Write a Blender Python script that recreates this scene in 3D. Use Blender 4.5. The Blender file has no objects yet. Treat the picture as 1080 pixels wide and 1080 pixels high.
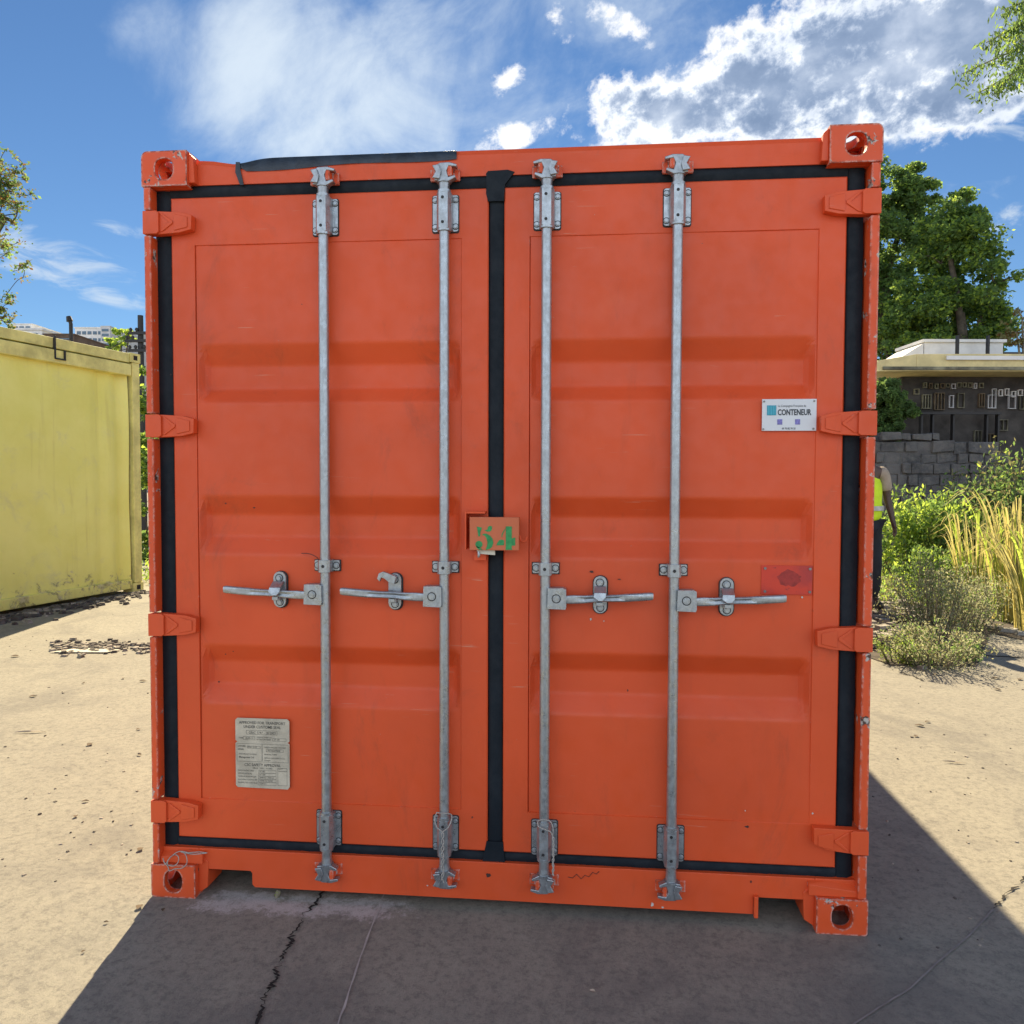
import bpy, bmesh, math, random
import numpy as np
from mathutils import Vector, Matrix
R = math.radians
random.seed(7)
rng = np.random.default_rng(7)
scene = bpy.context.scene
COL = scene.collection

# ------------------------------------------------------------------ camera
CAM = Vector((0.318, -2.657, 1.469))
FPX = 850.0                       # focal length in pixels of a 1080 px frame
cam_d = bpy.data.cameras.new('camera')
cam = bpy.data.objects.new('camera', cam_d)
COL.objects.link(cam)
cam.location = CAM
cam.rotation_euler = (R(87.8425), R(-0.17), R(5.61))
cam_d.sensor_width = 36.0
cam_d.lens = 36.0 * FPX / 1080.0
cam_d.clip_start = 0.05
cam_d.clip_end = 3000
scene.camera = cam
CR = cam.rotation_euler.to_matrix()

def ray(u, v):
    return (CR @ Vector(((u - 540) / FPX, (540 - v) / FPX, -1.0)))

def at(u, v, depth):
    return CAM + ray(u, v) * depth

def gnd(u, v, z=0.0):
    d = ray(u, v)
    return CAM + d * ((z - CAM.z) / d.z)

# ------------------------------------------------------------------ light
SUN_EL, SUN_AZ = 37.0, -8.9       # azimuth from +Y, negative = to the left
to_sun = Vector((math.sin(R(SUN_AZ)) * math.cos(R(SUN_EL)), math.cos(R(SUN_AZ)) * math.cos(R(SUN_EL)), math.sin(R(SUN_EL))))
sd = bpy.data.lights.new('sun', 'SUN')
sun = bpy.data.objects.new('sun', sd)
COL.objects.link(sun)
sd.energy = 5.0
sd.angle = R(0.55)
sd.color = (1.0, 0.81, 0.53)
sun.rotation_euler = to_sun.to_track_quat('Z', 'Y').to_euler()

scene.view_settings.view_transform = 'Standard'
scene.view_settings.look = 'None'
scene.view_settings.exposure = 1.38
scene.view_settings.gamma = 1.0
scene.view_settings.use_curve_mapping = False

def build_world():
    w = bpy.data.worlds.new('World')
    scene.world = w
    w.use_nodes = True
    nt = w.node_tree
    N, L = nt.nodes, nt.links
    N.clear()

    def val(x, sock):
        if isinstance(x, (int, float)):
            sock.default_value = x
        else:
            L.new(x, sock)

    def m(op, a, b=None, c=None, clamp=False):
        n = N.new('ShaderNodeMath')
        n.operation = op
        n.use_clamp = clamp
        val(a, n.inputs[0])
        if b is not None: val(b, n.inputs[1])
        if c is not None: val(c, n.inputs[2])
        return n.outputs[0]

    def sstep(x, a, b):
        n = N.new('ShaderNodeMapRange')
        n.interpolation_type = 'SMOOTHSTEP'
        val(x, n.inputs[0])
        n.inputs[1].default_value = a
        n.inputs[2].default_value = b
        return n.outputs[0]

    tc = N.new('ShaderNodeTexCoord')
    sep = N.new('ShaderNodeSeparateXYZ')
    L.new(tc.outputs['Generated'], sep.inputs[0])
    X, Y, Z = sep.outputs
    az = m('ARCTAN2', X, Y)
    el = m('ARCSINE', Z)

    def coords(sx, sy, rot=0.0):
        cb = N.new('ShaderNodeCombineXYZ')
        c, s = math.cos(rot), math.sin(rot)
        a = m('ADD', m('MULTIPLY', az, c * sx), m('MULTIPLY', el, s * sx))
        b = m('ADD', m('MULTIPLY', az, -s * sy), m('MULTIPLY', el, c * sy))
        L.new(a, cb.inputs[0]); L.new(b, cb.inputs[1])
        return cb.outputs[0]

    def noise(vec, scale, detail=8, rough=0.6, dist=0.0):
        n = N.new('ShaderNodeTexNoise')
        n.inputs['Scale'].default_value = scale
        n.inputs['Detail'].default_value = detail
        n.inputs['Roughness'].default_value = rough
        n.inputs['Distortion'].default_value = dist
        L.new(vec, n.inputs['Vector'])
        return n.outputs[0]

    def blob(u, v, ru, rv, rot=0.0, k=1.0):
        d = ray(u, v).normalized()
        a0, e0 = math.atan2(d.x, d.y), math.asin(d.z)
        ra, re = ru / FPX * 0.88, rv / FPX * 0.88
        c, s = math.cos(R(rot)), math.sin(R(rot))
        da, de = m('SUBTRACT', az, a0), m('SUBTRACT', el, e0)
        p = m('DIVIDE', m('ADD', m('MULTIPLY', da, c), m('MULTIPLY', de, s)), ra)
        q = m('DIVIDE', m('SUBTRACT', m('MULTIPLY', de, c), m('MULTIPLY', da, s)), re)
        r2 = m('ADD', m('MULTIPLY', p, p), m('MULTIPLY', q, q))
        return m('MULTIPLY', m('SUBTRACT', 1.0, r2), k)

    def vmax(lst):
        o = lst[0]
        for x in lst[1:]:
            o = m('MAXIMUM', o, x)
        return o

    # heaped clouds: (pixel centre, radii, tilt)
    cum = vmax([blob(880, 75, 250, 62, 7), blob(690, 122, 100, 42, 0), blob(990, 40, 210, 70, 0), blob(790, 75, 110, 50, 20), blob(930, 120, 150, 42, 0),
                blob(652, 22, 46, 15, -25, .6), blob(536, 88, 26, 15, 20, .55), blob(538, 143, 48, 15, 15, .6),
                blob(592, 16, 16, 26, 0, .35)])
    n1 = noise(coords(1, 1.3), 8.0, 10, 0.62, 0.1)
    n2 = noise(coords(1, 1.2, 0.3), 30.0, 9, 0.66, 0.15)
    nn = m('ADD', m('MULTIPLY', m('SUBTRACT', n1, 0.5), 4.2), m('MULTIPLY', m('SUBTRACT', n2, 0.5), 2.8))
    dens = m('ADD', m('MULTIPLY', cum, 1.35), nn)
    cmask = sstep(dens, -0.15, 0.75)
    n3 = noise(coords(1, 1.5, 0.1), 11.0, 8, 0.55, 0.1)
    core = m('ADD', m('SUBTRACT', m('MULTIPLY', sstep(dens, 0.3, 1.5), 1.75), 0.35), m('MULTIPLY', m('SUBTRACT', n3, 0.52), 4.2))
    N_big = vmax([blob(880, 75, 250, 62, 7), blob(690, 122, 100, 42, 0), blob(990, 40, 210, 70, 0), blob(930, 120, 150, 42, 0)])
    core = m('MULTIPLY', m('MAXIMUM', m('ADD', m('MULTIPLY', core, 0.46), 0.14), 0.0), sstep(N_big, -0.5, 0.2))
    # thin high cloud
    cir = vmax([blob(330, 95, 190, 100, -8), blob(250, 20, 130, 40, 20, .6), blob(430, 60, 90, 60, 0, .6), blob(470, 20, 140, 20, 30, .35), blob(560, 70, 240, 110, 10, .28)])
    nc = noise(coords(1.0, 1.5, 0.45), 4.5, 9, 0.60, 0.5)
    nc2 = noise(coords(1.0, 1.25, 0.9), 9, 9, 0.62, 0.4)
    cd = m('ADD', m('MULTIPLY', cir, 0.8), m('ADD', m('MULTIPLY', m('SUBTRACT', nc, 0.47), 2.4), m('MULTIPLY', m('SUBTRACT', nc2, 0.5), 1.1)))
    cirm = m('MULTIPLY', sstep(cd, -0.15, 1.15), 0.80)
    # streaks low over the horizon
    low = vmax([blob(75, 275, 90, 22, -10, .7), blob(95, 305, 85, 15, -14, .7), blob(140, 243, 42, 9, -6, .7), blob(1052, 232, 45, 14, 8, .6),
                blob(1040, 120, 110, 30, 0, .5), blob(1000, 210, 60, 20, 0, .3)])
    nl = noise(coords(1.0, 2.4, -0.12), 13, 8, 0.62, 1.0)
    ld = m('ADD', m('MULTIPLY', low, 0.9), m('MULTIPLY', m('SUBTRACT', nl, 0.55), 2.8))
    lowm = m('MULTIPLY', sstep(ld, 0.0, 0.9), 0.72)
    # unseen broken bright cloud added low behind the viewer to light the container front
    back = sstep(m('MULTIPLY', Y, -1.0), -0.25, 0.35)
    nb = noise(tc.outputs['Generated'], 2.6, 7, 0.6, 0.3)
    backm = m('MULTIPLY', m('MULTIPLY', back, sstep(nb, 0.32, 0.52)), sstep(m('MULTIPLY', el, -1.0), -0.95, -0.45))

    sky = N.new('ShaderNodeTexSky')
    sky.sky_type = 'NISHITA'
    sky.sun_disc = False
    sky.sun_elevation = R(SUN_EL)
    sky.sun_rotation = R(SUN_AZ)
    sky.air_density = 1.0
    sky.dust_density = 0.0
    sky.ozone_density = 3.0
    b0 = N.new('ShaderNodeBackground')
    b0.inputs[1].default_value = 0.05
    tint = N.new('ShaderNodeMix')
    tint.data_type = 'RGBA'
    tint.blend_type = 'MULTIPLY'
    tint.inputs['Factor'].default_value = 1.0
    tint.inputs['B'].default_value = (0.50, 0.64, 0.76, 1)
    L.new(sky.outputs[0], tint.inputs['A'])
    L.new(tint.outputs['Result'], b0.inputs[0])

    def over(prev, mask, color_sock_or_rgb, strength):
        b = N.new('ShaderNodeBackground')
        if isinstance(color_sock_or_rgb, tuple):
            b.inputs[0].default_value = (*color_sock_or_rgb, 1)
        else:
            L.new(color_sock_or_rgb, b.inputs[0])
        b.inputs[1].default_value = strength
        mx = N.new('ShaderNodeMixShader')
        L.new(mask, mx.inputs[0]); L.new(prev, mx.inputs[1]); L.new(b.outputs[0], mx.inputs[2])
        return mx.outputs[0]

    cm = N.new('ShaderNodeValToRGB')
    L.new(core, cm.inputs[0])
    e = cm.color_ramp.elements
    e[0].position, e[0].color = 0.0, (1.0, 1.0, 1.0, 1)
    e[1].position, e[1].color = 1.0, (0.20, 0.28, 0.43, 1)
    for ps, cc in ((0.22, (0.82, 0.87, 0.93, 1)), (0.5, (0.46, 0.54, 0.68, 1)), (0.75, (0.27, 0.355, 0.51, 1))):
        k_ = e.new(ps); k_.color = cc
    s = over(b0.outputs[0], cirm, (0.82, 0.92, 1.0), 0.40)
    s = over(s, lowm, (0.80, 0.90, 1.0), 0.36)
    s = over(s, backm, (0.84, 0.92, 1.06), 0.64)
    s = over(s, cmask, cm.outputs[0], 0.46)
    out = N.new('ShaderNodeOutputWorld')
    L.new(s, out.inputs[0])
    w.cycles.sampling_method = 'MANUAL'
    w.cycles.sample_map_resolution = 1024

build_world()

# ------------------------------------------------------------------ materials
class MatB:
    def __init__(self, name):
        self.m = bpy.data.materials.new(name)
        self.m.use_nodes = True
        self.nt = self.m.node_tree
        self.N, self.L = self.nt.nodes, self.nt.links
        self.p = self.N['Principled BSDF']
        self.tc = self.N.new('ShaderNodeTexCoord')

    def noise(self, scale, detail=6, rough=0.6, dist=0.0, stretch=None, which='Object', w=0.0):
        n = self.N.new('ShaderNodeTexNoise')
        n.noise_dimensions = '4D'
        n.inputs['W'].default_value = w
        n.inputs['Scale'].default_value = scale
        n.inputs['Detail'].default_value = detail
        n.inputs['Roughness'].default_value = rough
        n.inputs['Distortion'].default_value = dist
        src = self.tc.outputs[which]
        if stretch:
            mp = self.N.new('ShaderNodeMapping')
            mp.inputs['Scale'].default_value = stretch
            self.L.new(src, mp.inputs[0]); src = mp.outputs[0]
        self.L.new(src, n.inputs['Vector'])
        return n.outputs[0]

    def step(self, x, a, b, lo=0.0, hi=1.0):
        n = self.N.new('ShaderNodeMapRange')
        n.interpolation_type = 'SMOOTHSTEP'
        self.L.new(x, n.inputs[0])
        n.inputs[1].default_value = a; n.inputs[2].default_value = b
        n.inputs[3].default_value = lo; n.inputs[4].default_value = hi
        return n.outputs[0]

    def math(self, op, a, b):
        n = self.N.new('ShaderNodeMath'); n.operation = op
        for i, x in enumerate((a, b)):
            if isinstance(x, (int, float)): n.inputs[i].default_value = x
            else: self.L.new(x, n.inputs[i])
        return n.outputs[0]

    def mix(self, f, a, b):
        n = self.N.new('ShaderNodeMix'); n.data_type = 'RGBA'
        if isinstance(f, (int, float)): n.inputs['Factor'].default_value = f
        else: self.L.new(f, n.inputs['Factor'])
        for k, x in (('A', a), ('B', b)):
            if isinstance(x, tuple): n.inputs[k].default_value = (*x, 1)
            else: self.L.new(x, n.inputs[k])
        return n.outputs['Result']

    def color(self, c):
        if isinstance(c, tuple): self.p.inputs['Base Color'].default_value = (*c, 1)
        else: self.L.new(c, self.p.inputs['Base Color'])

    def rough(self, r):
        if isinstance(r, (int, float)): self.p.inputs['Roughness'].default_value = r
        else: self.L.new(r, self.p.inputs['Roughness'])

    def bump(self, h, strength, dist):
        b = self.N.new('ShaderNodeBump')
        b.inputs['Strength'].default_value = strength
        b.inputs['Distance'].default_value = dist
        self.L.new(h, b.inputs['Height'])
        self.L.new(b.outputs[0], self.p.inputs['Normal'])

    def edge(self, radius):
        """1 near sharp edges, from the bevelled normal"""
        bv = self.N.new('ShaderNodeBevel'); bv.samples = 4
        bv.inputs[0].default_value = radius
        g = self.N.new('ShaderNodeNewGeometry')
        d = self.N.new('ShaderNodeVectorMath'); d.operation = 'DOT_PRODUCT'
        self.L.new(bv.outputs[0], d.inputs[0]); self.L.new(g.outputs['Normal'], d.inputs[1])
        return self.step(d.outputs['Value'], 0.99, 0.80)

def flat(name, c, r=0.6, metal=0.0, var=0.12, scale=12, bump=0.0):
    b = MatB(name)
    n = b.noise(scale, 6, 0.65)
    dark = tuple(x * (1 - var * 2) for x in c); light = tuple(min(1, x * (1 + var)) for x in c)
    b.color(b.mix(b.step(n, 0.3, 0.7), dark, light))
    b.rough(r)
    b.p.inputs['Metallic'].default_value = metal
    if bump: b.bump(n, bump, 0.01)
    return b.m

def orange_paint(name, base, chips=0.0, edge_r=0.004):
    b = MatB(name)
    n = b.noise(1.7, 5, 0.55, w=1)
    c = b.mix(b.step(n, 0.3, 0.7), tuple(x * 0.90 for x in base), tuple(x * 1.06 for x in base))
    st = b.noise(9.0, 6, 0.7, 0.4, stretch=(1.6, 1.6, 0.35), w=4)            # faint rain streaks
    c = b.mix(b.step(st, 0.52, 0.80, 0, 0.30), c, (base[0] * .62, base[1] * .75, base[2] * 1.1))
    fade = b.noise(4.0, 7, 0.7, 0.5, w=9)                                    # chalky fading
    c = b.mix(b.step(fade, 0.55, 0.85, 0, 0.28), c, (min(1, base[0] * 1.1), base[1] * 1.9, base[2] * 3.0))
    sp = b.noise(38.0, 3, 0.6, 0.0, w=2)                                     # small scuffs and specks
    c = b.mix(b.step(sp, 0.745, 0.775, 0, 0.75), c, (0.10, 0.04, 0.03))
    sp2 = b.noise(30.0, 4, 0.7, 0.6, stretch=(1, 1, 1.8), w=12)
    c = b.mix(b.step(sp2, 0.735, 0.77, 0, 0.6), c, (0.55, 0.42, 0.36))
    sc = b.noise(26.0, 2, 0.5, 0.8, stretch=(0.22, 1, 7.0), w=17)                # long thin scratches
    gate = b.step(b.noise(2.2, 4, 0.6, w=18), 0.52, 0.62)
    c = b.mix(b.math('MULTIPLY', b.step(sc, 0.70, 0.715, 0, 0.55), gate), c, (0.62, 0.30, 0.20))
    gr = b.noise(3.0, 8, 0.75, 1.0, stretch=(1, 1, 0.5), w=19)                   # grime smears
    c = b.mix(b.step(gr, 0.54, 0.72, 0, 0.42), c, (0.30, 0.055, 0.025))
    if chips > 0:
        e = b.edge(edge_r)
        cn = b.noise(34.0, 6, 0.75, 0.3, w=5)
        k = b.math('ADD', b.math('MULTIPLY', e, 0.26 * chips), b.math('SUBTRACT', cn, 0.70 - 0.055 * (chips > 0.8)))
        msk = b.step(k, 0.0, 0.03)
        if chips > 0.8:
            big_ = b.math('ADD', b.noise(15.0, 7, 0.7, 0.5, w=21), b.math('MULTIPLY', e, 0.05))
            msk = b.math('MAXIMUM', msk, b.step(big_, 0.60, 0.615))
        rust = b.mix(b.step(b.noise(60, 4, 0.6, w=7), 0.42, 0.56), (0.07, 0.035, 0.025), (0.48, 0.46, 0.42))
        c = b.mix(msk, c, rust)
    b.color(c)
    b.rough(b.step(b.noise(14, 5, 0.6, w=3), 0.3, 0.7, 0.42, 0.62))
    b.bump(b.math('ADD', b.math('MULTIPLY', b.noise(5, 3, 0.5, w=8), 1.0), b.math('MULTIPLY', b.noise(60, 4, 0.6, w=6), 0.06)), 0.22, 0.012)
    return b.m

OR = (0.70, 0.086, 0.018)
M = {}
M['orange'] = orange_paint('orange_paint', OR, 0.45, 0.003)
M['orange_chip'] = orange_paint('chipped_orange_paint', OR, 1.0, 0.012)
M['orange_pale'] = orange_paint('faded_orange_paint', (0.56, 0.14, 0.055), 0.6, 0.003)
M['red_patch'] = None
b = MatB('red_mark_paint')
n = b.noise(9, 5, 0.6, 0.5)
c = b.mix(b.step(n, 0.40, 0.6), (0.62, 0.045, 0.018), (0.42, 0.035, 0.03))
c = b.mix(b.step(b.noise(45, 4, 0.7, w=3), 0.62, 0.70, 0, 0.7), c, (0.20, 0.03, 0.03))
b.color(c); b.rough(0.5); M['red_patch'] = b.m
M['orange_in'] = flat('orange_side_paint', (0.52, 0.075, 0.02), 0.6, var=0.15, scale=3, bump=0.2)

b = MatB('black_rubber')
n = b.noise(6, 6, 0.7, 0.4)
b.color(b.mix(b.step(n, 0.35, 0.75), (0.005, 0.010, 0.016), (0.013, 0.020, 0.028)))
b.rough(b.step(b.noise(30, 5, 0.7), 0.3, 0.7, 0.55, 0.8)); b.p.inputs['Specular IOR Level'].default_value = 0.25; b.bump(n, 0.3, 0.01); M['rubber'] = b.m
M['tarp'] = flat('dark_tarpaulin', (0.022, 0.034, 0.050), 0.45, var=0.3, scale=14, bump=0.5)
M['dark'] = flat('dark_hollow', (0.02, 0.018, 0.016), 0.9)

def galv(name, c=(0.41, 0.455, 0.48)):
    b = MatB(name)
    n = b.noise(75, 8, 0.8, 0.2, stretch=(1, 1, 0.6))
    col = b.mix(b.step(n, 0.30, 0.70), tuple(x * 0.74 for x in c), tuple(x * 1.12 for x in c))
    col = b.mix(b.step(b.noise(90, 5, 0.7, w=5), 0.66, 0.72, 0, .8), col, (0.16, 0.13, 0.11))
    b.color(col)
    b.p.inputs['Metallic'].default_value = 0.75
    b.rough(b.step(b.noise(40, 5, 0.6, w=2), 0.3, 0.7, 0.24, 0.50))
    b.bump(b.noise(120, 5, 0.7, w=3), 0.25, 0.003)
    return b.m
M['galv'] = galv('galvanised_steel')
M['galv_old'] = galv('weathered_galvanised_steel', (0.36, 0.395, 0.42))
M['cord'] = flat('white_cord', (0.48, 0.46, 0.42), 0.8, var=0.2, scale=300, bump=0.6)
M['plate_cream'] = flat('cream_plate', (0.52, 0.48, 0.38), 0.45, var=0.12, scale=20)
M['plate_white'] = flat('white_plate', (0.66, 0.70, 0.74), 0.35, var=0.03, scale=8)
M['ink'] = flat('dark_ink', (0.03, 0.04, 0.05), 0.6)
M['ink_grey'] = flat('grey_ink', (0.12, 0.115, 0.10), 0.6)
M['teal'] = flat('teal_print', (0.02, 0.30, 0.42), 0.5, var=0.05)
M['teal_light'] = flat('pale_teal_print', (0.10, 0.48, 0.60), 0.5, var=0.05)
M['violet'] = flat('violet_print', (0.20, 0.19, 0.52), 0.5, var=0.2, scale=200)
M['red_dark'] = flat('dark_red_blotch', (0.36, 0.030, 0.024), 0.6, var=0.2, scale=40)
M['chip_pale'] = flat('pale_chip', (0.55, 0.52, 0.48), 0.7)
M['chip_dark'] = flat('dark_chip', (0.07, 0.03, 0.025), 0.8)
M['green_paint'] = flat('green_stencil_paint', (0.03, 0.30, 0.09), 0.6, var=0.2, scale=60)
M['tag_white'] = flat('white_tag', (0.60, 0.58, 0.48), 0.5)
M['rivet'] = flat('rivet_metal', (0.25, 0.24, 0.23), 0.5, 0.6)

# ground
b = MatB('worn_concrete')
big = b.noise(0.55, 6, 0.6, 0.3, w=1)
mid = b.noise(3.5, 8, 0.7, 0.3, w=2)
fine = b.noise(70, 6, 0.8, w=3)
grit = b.noise(240, 3, 0.7, w=4)
c = b.mix(b.step(big, 0.3, 0.7), (0.245, 0.235, 0.190), (0.305, 0.292, 0.232))
c = b.mix(b.step(mid, 0.30, 0.75, 0, 0.65), c, (0.180, 0.174, 0.146))
c = b.mix(b.step(fine, 0.36, 0.64, 0.0, 0.60), c, (0.315, 0.295, 0.245))
c = b.mix(b.step(b.noise(28, 7, 0.85, 0.2, w=15), 0.45, 0.64, 0.0, 0.58), c, (0.085, 0.082, 0.075))
c = b.mix(b.step(b.noise(1.3, 9, 0.75, 0.8, w=25), 0.46, 0.64, 0.0, 0.50), c, (0.115, 0.112, 0.105))
c = b.mix(b.step(b.noise(2.6, 9, 0.8, 0.8, w=31), 0.56, 0.70, 0.0, 0.35), c, (0.34, 0.32, 0.27))
sx = b.N.new('ShaderNodeSeparateXYZ'); b.L.new(b.tc.outputs['Object'], sx.inputs[0])
jl = b.math('ABSOLUTE', b.math('ADD', sx.outputs[1], 0.0), 0.0)             # lime bloom on the concrete by the sill
k = b.math('ADD', b.math('MULTIPLY', b.step(jl, 0.03, 0.16), -0.45), b.noise(9, 9, 0.8, 0.5, w=6))
k = b.math('ADD', k, b.step(b.math('ABSOLUTE', b.math('ADD', sx.outputs[0], 0.68), 0.0), 0.25, 0.62, 0, -0.5))
k = b.math('ADD', k, b.math('MULTIPLY', b.math('SUBTRACT', b.noise(45, 8, 0.85, w=41), 0.5), 0.9))
c = b.mix(b.step(k, 0.32, 0.56, 0, 0.85), c, (0.50, 0.48, 0.46))
c = b.mix(b.step(grit, 0.56, 0.68, 0, 0.55), c, (0.085, 0.078, 0.068))
c = b.mix(b.step(b.noise(9, 5, 0.75, w=9), 0.66, 0.74, 0, 0.45), c, (0.11, 0.095, 0.08))
b.color(c); b.rough(0.92)
b.bump(b.math('ADD', b.math('MULTIPLY', fine, 0.5), b.math('ADD', b.math('MULTIPLY', grit, 0.35), b.math('MULTIPLY', mid, 1.2))), 0.8, 0.008)
M['ground'] = b.m
# darker asphalt apron in front of the container
b = MatB('dark_asphalt')
mid = b.noise(2.2, 8, 0.7, 0.4, w=2); fine = b.noise(80, 6, 0.85, w=3); grit = b.noise(260, 3, 0.7, w=4)
c = b.mix(b.step(mid, 0.3, 0.7), (0.135, 0.125, 0.118), (0.185, 0.172, 0.158))
c = b.mix(b.step(fine, 0.35, 0.66, 0, 0.6), c, (0.27, 0.25, 0.225))
c = b.mix(b.step(grit, 0.56, 0.68, 0, 0.6), c, (0.05, 0.047, 0.043))
c = b.mix(b.step(b.noise(6, 6, 0.75, 0.6, w=8), 0.60, 0.72, 0, 0.4), c, (0.08, 0.075, 0.07))
sx = b.N.new('ShaderNodeSeparateXYZ'); b.L.new(b.tc.outputs['Object'], sx.inputs[0])
# lime bloom along the joint by the sill
jl = b.math('ABSOLUTE', b.math('SUBTRACT', sx.outputs[1], -0.03), 0.0)
k = b.math('ADD', b.math('MULTIPLY', b.step(jl, 0.0, 0.16), -0.55), b.noise(7, 8, 0.75, 0.6, w=6))
xx = b.step(b.math('ABSOLUTE', b.math('SUBTRACT', sx.outputs[0], -0.65), 0.0), 0.25, 0.75, 0, -0.5)
k = b.math('ADD', k, xx)
c = b.mix(b.step(k, 0.30, 0.48, 0, 0.65), c, (0.42, 0.39, 0.35))
b.color(c); b.rough(0.92)
b.bump(b.math('ADD', b.math('MULTIPLY', fine, 0.6), b.math('ADD', b.math('MULTIPLY', grit, 0.4), mid)), 0.6, 0.006)
M['asphalt'] = b.m
M['crack'] = flat('crack_dirt', (0.018, 0.016, 0.014), 1.0)
M['joint'] = flat('pale_joint', (0.42, 0.40, 0.37), 0.9)
M['joint_faint'] = flat('faint_joint', (0.24, 0.225, 0.21), 0.9)
M['soil'] = flat('dark_soil', (0.075, 0.06, 0.045), 1.0, var=0.35, scale=8, bump=0.8)
M['rock'] = flat('grey_rubble', (0.33, 0.30, 0.25), 0.95, var=0.3, scale=9, bump=0.6)
M['rock_dark'] = flat('dark_rubble', (0.10, 0.09, 0.08), 0.95, var=0.3, scale=9, bump=0.6)
M['kerb'] = flat('kerb_concrete', (0.36, 0.34, 0.30), 0.9, var=0.2, scale=14, bump=0.6)

# yellow container
b = MatB('weathered_yellow_paint')
n = b.noise(1.1, 6, 0.6, 0.2, w=1)
c = b.mix(b.step(n, 0.3, 0.7), (0.80, 0.765, 0.18), (0.90, 0.87, 0.27))
c = b.mix(b.step(b.noise(2.5, 7, 0.7, 0.5, w=3), 0.52, 0.75, 0, 0.45), c, (0.58, 0.56, 0.32))
c = b.mix(b.step(b.noise(5, 4, 0.6, 0.3, stretch=(2, 2, .12), w=8), 0.55, 0.8, 0, 0.35), c, (0.42, 0.33, 0.10))
sx = b.N.new('ShaderNodeSeparateXYZ'); b.L.new(b.tc.outputs['Object'], sx.inputs[0])
lowm = b.step(sx.outputs[2], 0.75, 0.05)
pn = b.noise(3.2, 9, 0.78, 0.9, w=5)
k = b.math('ADD', b.math('MULTIPLY', lowm, 0.21), b.math('SUBTRACT', pn, 0.70))
peel = b.mix(b.step(b.noise(14, 5, 0.7, w=6), 0.42, 0.58), (0.10, 0.085, 0.05), (0.55, 0.50, 0.33))
c = b.mix(b.step(k, 0.0, 0.07, 0, 0.7), c, peel)
b.color(c); b.rough(0.6)
b.bump(b.math('ADD', b.noise(2, 4, 0.6, w=2), b.math('MULTIPLY', b.step(k, 0.0, 0.05), -0.1)), 0.35, 0.05)
M['yellow'] = b.m
M['yellow_rail'] = flat('yellow_rail_paint', (0.74, 0.68, 0.23), 0.6, var=0.14, scale=5, bump=0.2)
M['black_steel'] = flat('black_steel', (0.02, 0.02, 0.022), 0.6)
M['white_wall'] = flat('white_render', (0.72, 0.72, 0.70), 0.8, var=0.08, scale=2)
M['grey_wall'] = flat('pale_grey_render', (0.50, 0.51, 0.52), 0.8, var=0.08, scale=2)
M['brown_roof'] = flat('brown_roof', (0.12, 0.08, 0.055), 0.8, var=0.2, scale=2)
M['window'] = flat('dark_window_glass', (0.04, 0.05, 0.06), 0.2)
M['window_blue'] = flat('blue_window_glass', (0.10, 0.16, 0.22), 0.2)
M['shed_dark'] = flat('dark_shed_boards', (0.055, 0.050, 0.046), 0.85, var=0.3, scale=3, bump=0.4)
M['frame_pale'] = flat('pale_frame_paint', (0.22, 0.21, 0.14), 0.7, var=0.45, scale=2)
M['wood'] = flat('raw_timber', (0.52, 0.36, 0.22), 0.8, var=0.25, scale=20)
M['wood_dark'] = flat('dark_timber', (0.16, 0.12, 0.07), 0.8, var=0.3, scale=6)
M['shed_yellow'] = flat('pale_yellow_fascia', (0.64, 0.54, 0.26), 0.6, var=0.12, scale=3)
b = MatB('grey_stone_blocks')
c = b.mix(b.step(b.noise(1.6, 3, 0.5, w=1), 0.35, 0.65), (0.06, 0.062, 0.066), (0.135, 0.132, 0.13))
c = b.mix(b.step(b.noise(9, 8, 0.75, w=2), 0.40, 0.65, 0, 0.8), c, (0.155, 0.15, 0.14))
b.color(c); b.rough(0.95); b.bump(b.noise(9, 8, 0.75, w=3), 0.9, 0.04)
M['stone'] = b.m

def leaf_mat(name, c, trans=0.45):
    m_ = bpy.data.materials.new(name); m_.use_nodes = True
    N, L = m_.node_tree.nodes, m_.node_tree.links
    p = N['Principled BSDF']
    tc = N.new('ShaderNodeTexCoord'); n = N.new('ShaderNodeTexNoise'); n.inputs['Scale'].default_value = 2.5; n.inputs['Detail'].default_value = 4
    L.new(tc.outputs['Object'], n.inputs['Vector'])
    mx = N.new('ShaderNodeMix'); mx.data_type = 'RGBA'
    mx.inputs['A'].default_value = (*[x * .6 for x in c], 1); mx.inputs['B'].default_value = (*[min(1, x * 1.3) for x in c], 1)
    L.new(n.outputs[0], mx.inputs['Factor'])
    L.new(mx.outputs['Result'], p.inputs['Base Color']); p.inputs['Roughness'].default_value = 0.75
    p.inputs['Specular IOR Level'].default_value = 0.25
    t = N.new('ShaderNodeBsdfTranslucent')
    hs = N.new('ShaderNodeHueSaturation'); hs.inputs['Value'].default_value = 1.8; hs.inputs['Hue'].default_value = 0.485
    L.new(mx.outputs['Result'], hs.inputs['Color']); L.new(hs.outputs[0], t.inputs[0])
    ms = N.new('ShaderNodeMixShader'); ms.inputs[0].default_value = trans
    L.new(p.outputs[0], ms.inputs[1]); L.new(t.outputs[0], ms.inputs[2])
    L.new(ms.outputs[0], N['Material Output'].inputs[0])
    return m_
M['leaf_dark'] = leaf_mat('dark_leaf', (0.085, 0.15, 0.050), 0.50)
M['leaf_mid'] = leaf_mat('green_leaf', (0.13, 0.23, 0.06), 0.52)
M['leaf_light'] = leaf_mat('bright_leaf', (0.26, 0.38, 0.06), 0.55)
M['leaf_olive'] = leaf_mat('olive_leaf', (0.19, 0.19, 0.08), 0.4)
M['leaf_grey'] = leaf_mat('grey_green_leaf', (0.30, 0.32, 0.19), 0.40)
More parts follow.
